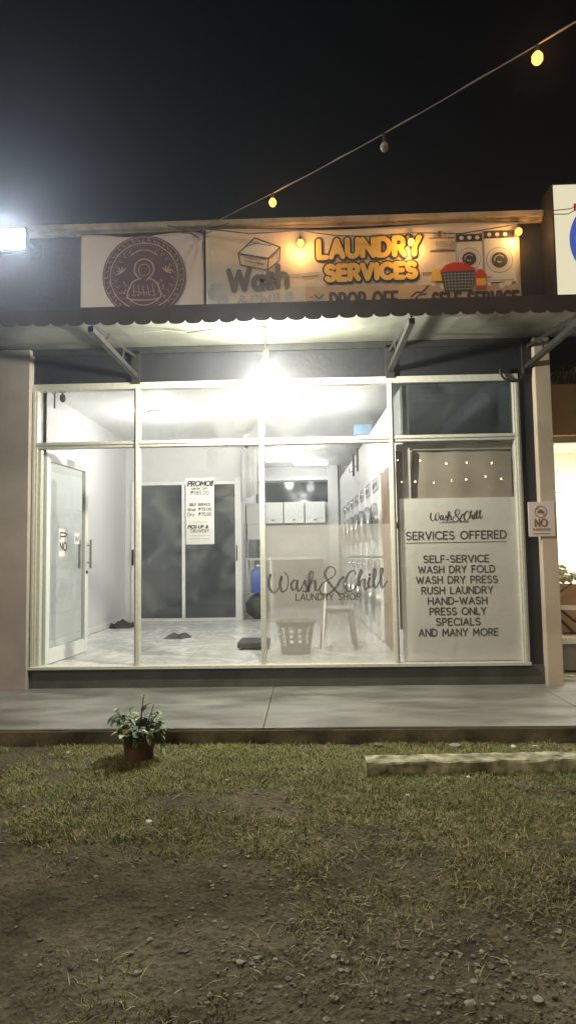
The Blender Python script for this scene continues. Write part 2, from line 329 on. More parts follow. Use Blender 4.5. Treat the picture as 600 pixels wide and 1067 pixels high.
# ------------------------------------------------------------------ stroke lettering
def arc(cx, cz, rx, rz, a0, a1, n=10): return [(cx+rx*math.cos(R(a0+(a1-a0)*k/n)), cz+rz*math.sin(R(a0+(a1-a0)*k/n))) for k in range(n+1)]
G = {
'A': (.72, [[(0,0),(.36,1),(.72,0)], [(.13,.32),(.59,.32)]]),
'C': (.76, [arc(.45,.5,.45,.5,45,315,18)]),
'D': (.70, [[(0,0),(0,1),(.25,1)]+arc(.25,.5,.45,.5,90,-90,14)[1:]+[(0,0)]]),
'E': (.52, [[(.52,1),(0,1),(0,0),(.52,0)], [(0,.52),(.44,.52)]]),
'F': (.50, [[(.50,1),(0,1),(0,0)], [(0,.50),(.42,.50)]]),
'G': (.80, [arc(.45,.5,.45,.5,45,350,18)+[(.89,.48),(.55,.48)]]),
'H': (.66, [[(0,0),(0,1)], [(.66,0),(.66,1)], [(0,.52),(.66,.52)]]),
'I': (.04, [[(.02,0),(.02,1)]]),
'K': (.60, [[(0,0),(0,1)], [(.58,1),(0,.42)], [(.2,.6),(.60,0)]]),
'L': (.48, [[(0,1),(0,0),(.48,0)]]),
'M': (.84, [[(0,0),(.06,1),(.42,.3),(.78,1),(.84,0)]]),
'N': (.68, [[(0,0),(0,1),(.68,0),(.68,1)]]),
'O': (.92, [arc(.46,.5,.46,.5,0,360,24)]),
'P': (.56, [[(0,0),(0,1),(.28,1)]+arc(.28,.73,.28,.27,90,-90,10)[1:]+[(0,.46)]]),
'R': (.60, [[(0,0),(0,1),(.28,1)]+arc(.28,.73,.28,.27,90,-90,10)[1:]+[(0,.46)], [(.28,.46),(.60,0)]]),
'S': (.58, [arc(.29,.75,.27,.25,35,250,12)+arc(.29,.25,.29,.25,80,-145,12)]),
'T': (.60, [[(0,1),(.60,1)], [(.30,1),(.30,0)]]),
'U': (.64, [[(0,1),(0,.32)]+arc(.32,.32,.32,.32,180,360,12)[1:]+[(.64,1)]]),
'V': (.70, [[(0,1),(.35,0),(.70,1)]]),
'W': (1.04, [[(0,1),(.26,0),(.52,.9),(.78,0),(1.04,1)]]),
'Y': (.66, [[(0,1),(.33,.48),(.66,1)], [(.33,.48),(.33,0)]]),
'-': (.34, [[(0,.42),(.34,.42)]]), '.': (.06, [[(.02,0),(.05,.02)]]), ' ': (.34, []),
'!': (.06, [[(.03,1),(.03,.32)], [(.03,.02),(.035,.0)]]),
'&': (.74, [[(.74,0),(.18,.68)]+arc(.33,.80,.17,.2,215,-40,12)+[(.20,.48)]+arc(.26,.24,.26,.24,120,300,10)+[(.70,.46)]]),
'1': (.3, [[(0,.8),(.2,1),(.2,0)]]),
'0': (.60, [arc(.30,.5,.30,.5,0,360,20)]), '5': (.52, [[(.5,1),(.08,1),(.03,.58)]+arc(.24,.32,.28,.32,110,-150,14)]),
'7': (.54, [[(0,1),(.54,1),(.18,0)]]), '8': (.54, [arc(.27,.76,.23,.24,0,360,16), arc(.27,.26,.27,.26,0,360,16)]),
'$': (.62, [[(.06,0),(.06,1),(.30,1)]+arc(.30,.73,.28,.27,90,-90,10)[1:]+[(.06,.46)], [(-.06,.82),(.66,.82)], [(-.06,.66),(.66,.66)]]),
'a': (.48, [arc(.24,.28,.24,.28,20,380,14), [(.48,.56),(.48,0)]]), 's': (.38, [arc(.19,.42,.17,.15,35,250,8)+arc(.19,.14,.19,.14,80,-145,8)]),
'h': (.44, [[(0,0),(0,1)], [(0,.34)]+arc(.22,.34,.22,.24,180,0,10)+[(.44,0)]]), 'r': (.28, [[(0,0),(0,.58)], [(0,.32)]+arc(.2,.32,.2,.26,180,60,8)]),
'y': (.44, [[(0,.58),(.22,0)], [(.44,.58),(.1,-.3)]]), 'i': (.04, [[(.02,0),(.02,.58)], [(.02,.82),(.02,.84)]]), 'l': (.04, [[(.02,0),(.02,1)]]),
}
def lettering(mb, text, cx, z, cap, width, y, w, m=0, left=False, gap=.26, slope=0, shear=0):
    tot = sum(G[c][0]+gap for c in text)-gap; k = width/tot; x = cx if left else cx-width/2; i = 0
    for ch in text:
        gw, strokes = G[ch]
        for st in strokes:
            q = []
            for a, b in st: q.append((x+a*k+shear*b*cap, z+b*cap+slope*(x+a*k-cx)))
            i += 1
            mb.stroke(q, w, y-.00004*(i % 7), m)
        x += (gw+gap)*k
def crom(pts, n=7):
    o = []; P = [pts[0]]+list(pts)+[pts[-1]]
    for i in range(1, len(P)-2):
        for k in range(n):
            t = k/n; a, b, c, d = P[i-1], P[i], P[i+1], P[i+2]
            o.append(tuple(.5*((2*b[j])+(-a[j]+c[j])*t+(2*a[j]-5*b[j]+4*c[j]-d[j])*t*t+(-a[j]+3*b[j]-3*c[j]+d[j])*t**3) for j in (0,1)))
    o.append(tuple(pts[-1])); return o
SCRIPT = [[(62,112),(48,160),(52,225),(90,268),(130,235),(158,165),(165,125)], [(160,130),(146,190),(165,258),(205,240),(222,170),(212,115),(188,92)],
 [(296,168),(270,160),(247,205),(262,248),(290,222),(304,160),(296,220),(314,258),(340,230)], [(335,238),(368,165),(372,195),(390,230),(376,262),(348,256)],
 [(388,240),(432,150),(445,98),(430,82),(412,115),(404,190),(400,258)], [(402,238),(428,182),(455,165),(462,205),(462,245),(484,252),(512,208)],
 [(712,138),(680,168),(652,220),(607,265),(557,296),(512,278),(497,238),(518,202),(560,168),(617,135),(642,100),(632,60),(597,45),(562,70),(549,115),(567,165),(607,215),(647,265),(690,292),(740,266)],
 [(822,118),(812,84),(772,94),(735,150),(722,210),(742,258),(782,262),(822,222)],
 [(822,222),(857,150),(882,95),(872,75),(857,110),(846,165),(848,218)], [(849,212),(876,166),(900,164),(896,212),(904,250),(928,235)],
 [(942,152),(932,205),(946,236),(968,212)], [(944,118),(946,122)], [(968,212),(998,130),(1000,76),(984,78),(976,180),(988,236),(1012,224)], [(1012,216),(1052,130),(1066,76),(1048,76),(1042,185),(1056,238),(1098,180)]]
def script_words(mb, x, z, sc, y, m=0, fat=22):             # x,z of the upper left corner, sc metres per traced unit
    i = 0
    for st in SCRIPT:
        p = crom(st); ws = []
        for k in range(len(p)):
            a, b = p[max(k-1,0)], p[min(k+1,len(p)-1)]; dx, dz = b[0]-a[0], b[1]-a[1]; L = math.hypot(dx, dz)+1e-6
            ws.append(fat*sc*(.48+.52*max(0, dz/L)))
        i += 1
        mb.stroke([(x+q[0]*sc, z-q[1]*sc) for q in p], ws, y-.00005*(i % 9), m)

# ================================================================== SETTING: ground and porch
def hnoise(x, y, s, seed):
    r = np.random.default_rng(seed); out = np.zeros_like(x)
    for k in range(5):
        f = s*2**k; a = 1/1.8**k
        for _ in range(3):
            t = r.uniform(0, 2*np.pi); ph = r.uniform(0, 6.28); out += a*np.sin(f*(x*np.cos(t)+y*np.sin(t))+ph+1.3*np.sin(f*.6*(y*np.cos(t)-x*np.sin(t))+ph))/3
    return out
def vnoise(x, y, cell, seed):                                # smooth lattice noise, -1..1
    r = np.random.default_rng(seed); T = r.uniform(-1, 1, (256,256)); u, v = np.asarray(x)/cell+100, np.asarray(y)/cell+100
    i, j = np.floor(u).astype(int), np.floor(v).astype(int); a, b_ = u-i, v-j; a = a*a*(3-2*a); b_ = b_*b_*(3-2*b_); t = lambda p, q: T[p % 256, q % 256]
    return (t(i,j)*(1-a)+t(i+1,j)*a)*(1-b_)+(t(i,j+1)*(1-a)+t(i+1,j+1)*a)*b_
def gz(x, y):
    x = np.asarray(x, float); y = np.asarray(y, float)
    h = .016*hnoise(x, y, 1.6, 3)+.007*vnoise(x, y, .16, 5)+.006*vnoise(x, y, .07, 6)+.0045*vnoise(x, y, .032, 7)+.0025*np.maximum(0, vnoise(x, y, .018, 8))
    fade = np.clip((-1.40-y)/.5, 0, 1)*np.clip((9+y)/3, 0, 1)*np.clip((7-np.abs(x))/3, 0, 1)
    return h*fade + .012*np.clip((-1.40-y)/.15, 0, 1)*np.clip((-y-1.4) < .3, 0, 1)*0
xs = np.concatenate([[-80,-30,-12,-7,-4], np.linspace(-2.8,2.8,520), [4,7,12,30,80]]); ys = np.concatenate([[-80,-30,-14,-8], np.linspace(-6.5,-4.7,20), np.linspace(-4.68,-1.3,340), [0,10,40,80]])
XX, YY = np.meshgrid(xs, ys); ZZ = gz(XX, YY); nx, ny = len(xs), len(ys)
mb = MB(); mb.v = list(map(tuple, np.stack([XX.ravel(), YY.ravel(), ZZ.ravel()], 1)))
mb.f = [(j*nx+i, j*nx+i+1, (j+1)*nx+i+1, (j+1)*nx+i) for j in range(ny-1) for i in range(nx-1)]; mb.m = [0]*len(mb.f)
tag(mb.build('ground', 'earth', smooth=True), kind='structure')
mb = MB(); 
for a, b_ in ((-7, -2.62), (-2.618, -.332), (-.33, 2.05), (2.055, 7)): mb.box(a, b_, -1.45, .10, -.05, .11)
tag(mb.build('pavement', 'porch_concrete', bevel=.006), kind='structure')
mb = MB(); mb.box(-7, 7, -1.462, -1.452, -.05, .092); tag(mb.build('kerb', 'shaded_riser'), kind='structure')  # thin face over the porch edge, darkened to carry its shade

# grass: short, trampled, thinning out towards the camera
def grass(N):
    x = rng.uniform(-2.9, 2.9, N*4); y = rng.uniform(-4.7, -1.47, N*4)
    d = .34+.95*hnoise(x, y, 1.5, 11)+.65*hnoise(x, y, 6, 12)+.45*hnoise(x, y, 19, 13)
    near = np.clip((y+3.75)/1.15, 0, 1); d = d+.35*np.clip((y+2.75)/.5, 0, 1)
    p = np.clip(d, 0, 1)*(.14+.86*near)
    p *= np.where((y < -3.0) & (hnoise(x, y, 2.0, 14) < -.05), .35, 1)
    keep = rng.uniform(0, 1, len(x)) < p; x, y = x[keep][:N], y[keep][:N]; n = len(x); z = gz(x, y)
    h = rng.uniform(.010, .036, n)*(1+.6*(rng.uniform(0,1,n) > .92)); th = rng.uniform(0, 2*np.pi, n); lean = rng.uniform(.6, 2.4, n); w = rng.uniform(.0011, .0026, n)
    straw = rng.uniform(0, 1, n) > .90; h = np.where(straw, rng.uniform(.03, .075, n), h); lean = np.where(straw, rng.uniform(3, 9, n), lean)
    dx, dy = np.cos(th), np.sin(th); sx, sy = -dy*w, dx*w
    V = np.zeros((n, 5, 3))
    hz = h/np.sqrt(1+lean**2); L = hz*lean
    V[:,0] = np.stack([x-sx, y-sy, z-.004], 1); V[:,1] = np.stack([x+sx, y+sy, z-.004], 1)
    mx_, my_, mz = x+dx*L*.4, y+dy*L*.4, z+hz*.65
    V[:,2] = np.stack([mx_-sx*.8, my_-sy*.8, mz], 1); V[:,3] = np.stack([mx_+sx*.8, my_+sy*.8, mz], 1)
    V[:,4] = np.stack([x+dx*L, y+dy*L, z+hz], 1)
    me = bpy.data.meshes.new('grass'); me.vertices.add(n*5); me.vertices.foreach_set('co', V.ravel())
    b5 = np.arange(n)*5; loops = np.stack([b5, b5+1, b5+3, b5+2, b5+2, b5+3, b5+4], 1).ravel()
    me.loops.add(len(loops)); me.loops.foreach_set('vertex_index', loops.astype(np.int32))
    me.polygons.add(n*2); me.polygons.foreach_set('loop_start', np.stack([np.arange(n)*7, np.arange(n)*7+4], 1).ravel().astype(np.int32))
    at = me.attributes.new('tone', 'FLOAT', 'POINT'); 
    tone = np.clip(.50+.24*hnoise(x, y, 1.7, 21)+rng.normal(0, .2, n)+.45*straw, 0, 1)
    at.data.foreach_set('value', np.repeat(tone, 5)); me.materials.append(M['grass_blade']); me.update(calc_edges=True); me.validate()
    o = bpy.data.objects.new('grass', me); C.objects.link(o); return o
tag(grass(130000), 'short trampled grass, half green half dry, on the earth before the porch', 'grass', kind='stuff')

def stone_mesh(mb, c, r, m=0, flat=.6):
    n = 7; k = 5; sd = random.uniform(0, 9); sc = (random.uniform(.8,1.3), random.uniform(.8,1.3), flat*random.uniform(.7,1.2)); o = len(mb.v)
    mb.ball(c, r, n, m, sc)
    for i in range(o, len(mb.v)):
        p = Vector(mb.v[i])-Vector(c); mb.v[i] = tuple(Vector(c)+p*(1+random.uniform(-.22,.22)))
mb = MB()
N = 16000; gx = rng.uniform(-2.4, 2.4, N); gy = -4.5+2.9*rng.uniform(0, 1, N)**1.7; gh = gz(gx, gy)
dens = np.clip(.50-.8*hnoise(gx, gy, 1.5, 31), .10, 1)*np.clip((-gy-1.6)/1.3, .10, 1)
for i in range(N):
    if random.random() < dens[i]: stone_mesh(mb, (gx[i], gy[i], gh[i]+.001), random.choice((.003,.004,.004,.005,.006,.006,.007,.008,.011)), random.choice((0,0,0,0,1,1,2)))
tag(mb.build('gravel', ['gravel','stone','gravel_light'], smooth=True), 'fine grey gravel scattered over the bare earth near the camera', 'gravel', kind='stuff')
def px_ground(x, y, z=0.0):                                 # where a sight line meets the ground
    d = _f*FPX + _r2*(x-300) + _u2*(533.5-y); c0 = Vector((0,-5.9978,1.3036)); return c0 + d*((z-c0.z)/d.z)
for (x, y, r) in ((100,912,.016),(250,1005,.022),(267,1000,.017),(156,980,.016),(287,1000,.012),(450,1018,.014),(412,952,.013),(42,860,.015),(80,896,.013),(222,928,.013),(386,960,.016),(512,922,.012),(560,1040,.02),(490,1050,.03),(300,905,.012),(143,1015,.018)):
    p = px_ground(x, y); mb = MB(); stone_mesh(mb, (0,0,0), r*.72); o = mb.build('stone', 'stone_pale', smooth=True); o.location = (p.x, p.y, float(gz(p.x, p.y))+r*.25); o.rotation_euler.z = random.uniform(0, 6)
    tag(o, 'small pale stone lying loose on the dirt and sparse grass', 'stone', 'pale loose stones on the dirt')
for (x, y, lab) in ((349,777,'flat pale stone lying against the middle of the porch edge'),):
    pass

# ================================================================== BUILDING
bld = thing('shop_building', (0,0,0), 'single storey laundry shop with dark parapet and wide white framed glass front', 'building')
XL, XR = -2.90, 2.14
mb = MB(); mb.box(-7, 7, .02, .20, 3.02, 4.52); mb.box(-2.62, 2.14, -.012, .02, 3.0, 3.40); mb.build('parapet_wall', 'dark_paint', bld)
mb = MB(); mb.box(-7, 2.9, -.07, .25, 4.52, 4.575); mb.box(-7, 2.9, -.035, .02, 4.485, 4.52); mb.build('coping', 'coping', bld, bevel=.006)
mb = MB(); mb.box(-2.62, 2.14, -.045, .12, .10, .285); mb.build('base_wall', 'base_paint', bld, bevel=.004)
mb = MB(); mb.box(-2.92, -2.62, -.11, .3, .10, 3.32); o = mb.build('pillar', 'pillar_paint', bld, bevel=.006); o['label'] = 'grey brown pillar at the left of the glass front'
mb = MB(); mb.box(2.14, 2.285, -.11, .9, .10, 3.32); o = mb.build('pillar', 'pillar_tan', bld, bevel=.006); o['label'] = 'narrow tan pillar at the right of the glass front'
for a, b_ in ((2.005, 2.14), (-2.665, -2.622)): MB().box(a, b_, -.03, .10, .285, 3.0).build('window_surround', 'dark_paint', bld, bevel=.003)
mb = MB(); mb.box(-7, -2.92, -.02, .15, .10, 3.32); mb.build('side_wall', 'pillar_paint', bld)
# room shell
mb = MB(); mb.box(-2.92, 1.9, .12, 7.7, .20, .30); mb.build('floor', 'marble_tile', bld)
mb = MB(); mb.box(-3.0, 2.13, .205, 7.75, 3.23, 3.33); mb.build('ceiling', 'int_ceiling', bld)
mb = MB(); mb.box(-3.05, -2.95, .3, 7.75, .2, 3.23); mb.box(-2.95, -2.62, .21, .3, .3, 3.23); o = mb.build('inner_wall', 'int_wall', bld)
mb = MB(); mb.box(-2.95, -2.84, 4.25, 4.33, .3, 3.23); mb.box(-2.84, -1.12, 4.25, 4.33, 2.54, 3.23); mb.box(-1.12, -1.05, 4.25, 7.6, .3, 3.23); mb.build('partition_wall', 'int_wall', bld)
mb = MB(); mb.box(-2.95, 2.1, 7.60, 7.72, .3, 3.23); mb.build('rear_wall', 'int_wall', bld)
def wx(y): return .93-.030*y                                # the right hand room wall runs slightly inwards
mb = MB()
def slab(y0, y1, z0, z1, t=.06, dx=0):
    a, b_ = wx(y0)+dx, wx(y1)+dx
    mb.add([(a,y0,z0),(a,y0,z1),(a+t,y0,z1),(a+t,y0,z0),(b_,y1,z0),(b_,y1,z1),(b_+t,y1,z1),(b_+t,y1,z0)], [(0,1,2,3),(7,6,5,4),(0,4,5,1),(1,5,6,2),(2,6,7,3),(3,7,4,0)])
slab(.05, 7.6, 2.28, 2.93); slab(.05, 1.45, .3, 2.28); slab(6.6, 7.6, .3, 2.28); mb.build('machine_wall', 'int_wall', bld)  # top kept below the ceiling; this gap is added to let shop light over
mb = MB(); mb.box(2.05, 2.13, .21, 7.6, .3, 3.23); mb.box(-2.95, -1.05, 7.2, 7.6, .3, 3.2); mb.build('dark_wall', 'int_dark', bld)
mb = MB(); mb.box(-2.945, -2.93, .95, 4.25, .30, .38); mb.build('skirting', 'white_plastic', bld, bevel=.003)

# ---- glazed front: one frame, each pane and the open door under it
fr = MB(); Z0, ZT, ZH = .30, 2.40, 2.98
cols = [-2.600, -1.6107, -.4212, .809, 1.985]
fr.box(-2.63, 2.015, -.075, .07, .283, .312)                # sill rail
fr.box(-2.622, 2.008, -.035, .045, ZH-.045, ZH+.018)        # head rail
for i, x in enumerate(cols):
    w = .024 if 0 < i < 4 else .030
    fr.box(x-w, x+w, -.040, .050, .312, ZH-.045)
    fr.box(x-w*.42, x+w*.42, -.052, -.040, .312, ZH-.045)
for a, b_ in zip(cols, cols[1:]): fr.box(a+.024, b_-.024, -.036, .045, ZT-.03, ZT+.03); fr.box(a+.024, b_-.024, -.048, -.036, ZT-.004, ZT+.014)
fr.box(cols[0]+.030, cols[0]+.062, -.02, .045, .312, ZT-.03)
frame = fr.build('window_frame', 'aluminium', bld, bevel=.003)
for i, (a, b_) in enumerate(zip(cols, cols[1:])):
    w = .024
    p = MB().box(a+w, b_-w, 0, .005, ZT+.03, ZH-.045).build('pane', 'smoky_glass' if i == 3 else 'glass', frame)
    if i: p = MB().box(a+w, b_-w, 0, .005, .312, ZT-.03).build('pane', 'glass', frame)
# open door leaf, swung into the room
dr = thing('glass_door', (-2.53,.06,.31), None, None); del_keys = None
dr.parent = bld; 
da = R(90-6.0); L = .90
def dloc(mb_, name, m_, parent=dr, **k):
    o = mb_.build(name, m_, None, **k); o.parent = parent; return o
mb = MB(); mb.box(0, .07, -.022, .022, 0, 2.04); mb.box(L-.07, L, -.022, .022, 0, 2.04); mb.box(.07, L-.07, -.022, .022, 1.96, 2.04); mb.box(.07, L-.07, -.022, .022, 0, .14)
dloc(mb, 'door_frame', 'white_plastic', bevel=.003)
dloc(MB().box(.07, L-.07, -.003, .003, .14, 1.96), 'pane', 'door_glass')
for sgn in (-1, 1):
    mb = MB(); xh = L-.035; mb.tube([(xh, sgn*.065, .90), (xh, sgn*.065, 1.21)], .014, 10)
    for z in (.96, 1.15): mb.tube([(xh, sgn*.020, z), (xh, sgn*.065, z)], .009, 8)
    dloc(mb, 'handle', 'steel', smooth=True)
dloc(MB().box(L-.05, L-.02, -.03, .03, .84, .875), 'lock', 'dark_steel', bevel=.003)
dr.rotation_euler.z = da
def door_sticker(label, u0, u1, z0, z1, lines, name='door_notice'):
    st = thing(name, (0,0,0), label, 'notice', 'small notices on the open door')
    st.location = dr.location; st.rotation_euler.z = da
    mb = MB(); mb.box(u0, u1, -.006, -.0035, z0, z1); o = mb.build('sheet', 'paper'); o.parent = st
    mb = MB()
    for t, zz, cap, m_ in lines: lettering(mb, t, (u0+u1)/2, zz, cap, (u1-u0)*.72, -.0068, cap*.2, 0)
    o = mb.build('lettering', 'ink'); o.parent = st
    # the printed face looks into the room, towards the camera
# notices face the camera: the leaf's -y side looks right (+x) after the turn
door_sticker('white notice sheet with black print on the open glass door', .27, .46, 1.03, 1.31, [('NO', 1.09, .08, 0), ('P', 1.2, .07, 0)])
door_sticker('smaller pale notice beside the door stile on the open glass door', .60, .72, 1.16, 1.28, [('W', 1.19, .05, 0)])

# ---- dark sliding doors in the back partition
sd = MB()
sd.box(-2.84, -2.79, 4.20, 4.29, .3, 2.54); sd.box(-1.16, -1.06, 4.20, 4.249, .3, 2.60); sd.box(-2.79, -1.16, 4.20, 4.29, 2.49, 2.54); sd.box(-2.79, -1.16, 4.20, 4.29, .3, .345); sd.box(-2.02, -1.97, 4.19, 4.29, .345, 2.49)
sdo = sd.build('sliding_door', 'white_plastic', bld, bevel=.004)
for a, b_ in ((-2.79, -2.02), (-1.97, -1.16)): MB().box(a, b_, 4.24, 4.25, .345, 2.49).build('pane', 'tinted_glass', sdo)
MB().box(-1.145, -1.125, 4.175, 4.2, 1.25, 1.5).build('handle', 'dark_steel', sdo, bevel=.003)
MB().box(-2.83, -2.80, 4.175, 4.2, 1.2, 1.45).build('handle', 'dark_steel', sdo, bevel=.003)
# far end of the room: strip window, pilaster, pegs
MB().box(-.95, .45, 7.585, 7.602, 2.46, 2.90).build('rear_window', 'dark_door_glass', bld)
mb = MB(); mb.box(.45, .66, 7.42, 7.6, .3, 3.23); mb.box(-1.05, .66, 7.45, 7.6, 2.92, 3.0); mb.build('pilaster', 'int_wall', bld)

# ================================================================== AWNING
aw = thing('awning', (0,0,3.08), 'long metal awning with dark scalloped front edge above the shop front', 'awning')
YF, ZF, ZW = -1.35, 3.165, 3.345
mb = MB(); n_r = 160; v = []; f = []
for k in range(n_r+1):
    x = -4.6+10.2*k/n_r; rip = .006 if k % 4 in (0,) else 0
    rip *= .25; v += [(x, -.005, ZW-rip), (x, YF, ZF-rip), (x, -.005, ZW+.012-rip), (x, YF, ZF+.012-rip)]
for k in range(n_r):
    a = 4*k; f += [(a, a+1, a+5, a+4), (a+2, a+6, a+7, a+3)]
mb.add(v, f); mb.build('roof_sheet', 'soffit', aw)
mb = MB(); SW = .128; xx = -4.6; pts = []
while xx < 5.6:
    sg = .006*math.sin(xx*1.7)+random.uniform(-.003,.003)
    a = [(xx+SW/2-SW/2*math.cos(math.pi*k/8), 3.098+sg-.030*math.sin(math.pi*k/8)**.8) for k in range(8)]
    pts += a; xx += SW
top = [(p[0], 3.205) for p in pts]; n = len(pts); v = []
for y in (YF-.012, YF-.004):
    v += [(p[0], y, p[1]) for p in pts]+[(p[0], y, p[1]) for p in top]
f = []
for k in range(n-1):
    f += [(k, k+1, n+k+1, n+k), (2*n+k+1, 2*n+k, 3*n+k, 3*n+k+1), (k+1, k, 2*n+k, 2*n+k+1), (n+k, n+k+1, 3*n+k+1, 3*n+k)]
mb.add(v, f); mb.build('scalloped_edge', 'fascia', aw)
MB().box(-4.6, 5.6, YF-.004, YF+.03, 3.125, ZF-.008).build('front_beam', 'dark_steel', aw)
MB().box(-4.6, 5.6, -.05, -.012, ZW-.07, ZW-.012).build('wall_batten', 'dark_steel', aw)
for x in (-4.2, -1.62, .81, 2.09, 4.5):
    mb = MB(); z0 = 3.055
    mb.box(x-.022, x+.022, YF+.035, -.05, z0-.022, z0+.022)
    mb.tube([(x, YF+.05, 3.10), (x, -.06, ZW-.10)], .017, 4)
    for t, z2 in ((.35, .20), (.7, .26)):
        y = YF*(1-t); mb.tube([(x, y-.10, z0), (x, y, z0+.06+.15*t)], .012, 4)
    mb.box(x-.04, x+.04, -.05, -.014, 2.98, 3.30)
    mb.build('bracket', 'dark_steel', aw, bevel=.002)

# lamp hung under the awning
LX, LY, LZ = -.322, -.80, 2.915
wl = thing('hanging_lamp', (LX,LY,3.23), 'bright white bulb lamp hanging under the awning above the glass front', 'lamp')
mb = MB(); mb.lathe((LX,LY,LZ+.04), [(.030,0),(.030,.05),(.018,.07),(.006,.08),(.006,.27),(.04,.275)], 18); mb.build('socket', 'white_plastic', wl, smooth=True)
mb = MB(); mb.ball((LX,LY,LZ), .042, 16, 0, (1,1,1.15)); mb.build('bulb', 'led_white', wl, smooth=True)
lamp('lamp_light', 'POINT', (LX,LY,LZ-.09), 310, (1,.975,.80), .05, parent=wl)

# floodlight held out at the left end of the parapet
fl = thing('floodlight', (-2.62,0,4.2), 'dazzling white floodlight on an arm at the left end of the parapet', 'floodlight')
mb = MB(); mb.box(-2.75,-2.45,-.60,-.52,4.05,4.27); o = mb.build('housing', 'dark_steel', fl, bevel=.01)
mb = MB(); mb.box(-2.735,-2.465,-.604,-.6,4.07,4.25); mb.build('lens', 'led_flood', fl)
mb = MB(); mb.tube([(-2.62,.02,4.34),(-2.62,-.40,4.34),(-2.62,-.54,4.26)], .014, 8); mb.box(-2.68,-2.56,.0,.02,4.28,4.40); mb.build('arm', 'dark_steel', fl)
lamp('flood_light', 'SPOT', (-2.6,-.66,4.16), 480, (.92,.96,1), .10, aim=(-.2,-4.0,0), parent=fl, spot_size=R(150), spot_blend=.6)

# ================================================================== BANNERS
def banner_sheet(x0, x1, z0, z1, y, fold_to, mname, name_, parent):
    nx_, nz_ = 70, 26; v = []; 
    for j in range(nz_+1):
        for i in range(nx_+1):
            u, w = i/nx_, j/nz_; x = x0+(x1-x0)*u; z = z0+(z1-z0)*w
            d = 0
            for (fx, fz, sgn, amp, reach) in fold_to:
                px, pz = x-fx, z-fz; rr = math.hypot(px, pz); an = math.atan2(pz, px)
                d += amp*math.sin(an*9+sgn)*math.exp(-(rr/reach)**2)*min(1, rr/.08)
            z += .012*math.sin(u*math.pi*3+.6)*(w > .98) - .015*math.sin(u*math.pi)*w
            v.append((x, y-abs(d) if d < 0 else y-d*.6, z))
    f = [(j*(nx_+1)+i, j*(nx_+1)+i+1, (j+1)*(nx_+1)+i+1, (j+1)*(nx_+1)+i) for j in range(nz_) for i in range(nx_)]
    mb = MB().add(v, f); o = mb.build(name_, mname, parent, smooth=True, loc=(x0, y, z0))
    so = o.modifiers.new('thick', 'SOLIDIFY'); so.thickness = .002; so.offset = 1; return o
b1 = thing('emblem_banner', (-2.16,0,3.6), 'plain white vinyl banner with a round dark brown crest', 'banner', 'banners on the parapet')
sh = banner_sheet(-2.158, -.955, 3.62, 4.462, -.045, ((-.98,4.45,0,.03,.33),(-2.15,3.7,1,.006,.3)), 'vinyl_white', 'sheet', b1)
mb = MB(); cx, cz, rr = -1.535, 4.035, .405
mb.ell(cx, cz, rr, rr, -.062, 0, 56); mb.ring(cx, cz, rr*.80, rr*.825, -.0628, 1, 56); mb.ring(cx, cz, rr*.955, rr*.97, -.0628, 1, 56)
for k in range(44):                                         # beaded rim between the two rings
    t = 2*math.pi*k/44; q = .885+.03*math.sin(k*2.1); a = rr*q
    if k % 3: mb.ring(cx+a*math.cos(t), cz+a*math.sin(t), .010, .017, -.0628, 1, 8, t, t+4.2)
    else: mb.stroke([(cx+a*.97*math.cos(t-.03), cz+a*.97*math.sin(t-.03)), (cx+a*1.03*math.cos(t+.03), cz+a*1.03*math.sin(t+.03))], .008, -.0628, 1)
hood = crom([(cx-.06,cz-.01),(cx-.095,cz+.05),(cx-.075,cz+.13),(cx,cz+.17),(cx+.075,cz+.13),(cx+.095,cz+.05),(cx+.055,cz-.01),(cx+.03,cz-.04)])
mb.stroke(hood, .013, -.0630, 1); mb.stroke(crom([(cx-.055,cz+.06),(cx-.03,cz+.11),(cx+.03,cz+.11),(cx+.055,cz+.06),(cx+.03,cz+.01),(cx-.03,cz+.01),(cx-.055,cz+.06)]), .006, -.0630, 1)
body = crom([(cx-.03,cz-.02),(cx-.11,cz-.06),(cx-.155,cz-.15),(cx-.15,cz-.22),(cx,cz-.24),(cx+.15,cz-.22),(cx+.155,cz-.15),(cx+.11,cz-.06),(cx+.045,cz-.02)])
mb.stroke(body, .013, -.0632, 1)
for k in range(-2, 3): mb.stroke([(cx+k*.045-.01,cz-.10+.01*abs(k)),(cx+k*.05,cz-.20)], .006, -.0631, 1)
mb.stroke([(cx-.11,cz-.15),(cx,cz-.165),(cx+.11,cz-.15)], .006, -.0633, 1)
for sx in (-1, 1):
    for k in range(5):
        a = R(200-k*38) if sx < 0 else R(-20+k*38); mb.stroke([(cx+sx*.215,cz+.04),(cx+sx*.215+.05*math.cos(a),cz+.04+.05*math.sin(a))], .012, -.0629-.00003*k, 1)
mb.stroke([(cx+.2*math.cos(R(t)), cz+.02+.24*math.sin(R(t))) for t in range(50,131,10)], .010, -.0629, 1)
mb.stroke([(cx+.22*math.cos(R(t)), cz-.02-.27*math.sin(R(t))) for t in range(50,131,10)], .010, -.0629, 1)
for k in range(60):
    t = 2*math.pi*k/60; a = rr*.755; mb.ell(cx+a*math.cos(t), cz+a*math.sin(t), .0045, .0045, -.0627, 1, 8)
for k in range(26):
    t = 2*math.pi*(k+.5)/26; 
    if abs(math.sin(t)) < .92: mb.stroke(crom([(cx+rr*.63*math.cos(t), cz+rr*.63*math.sin(t)), (cx+rr*.68*math.cos(t+.06), cz+rr*.68*math.sin(t+.06)), (cx+rr*.72*math.cos(t-.03), cz+rr*.72*math.sin(t-.03))]), .005, -.0627-.00002*k, 1)
for k in range(14):
    sx = -1 if k % 2 else 1; mb.ring(cx+sx*(.17+.03*math.sin(k*2.2)), cz-.05-.016*k*.8, .006, .011, -.0627-.00002*k, 1, 10)
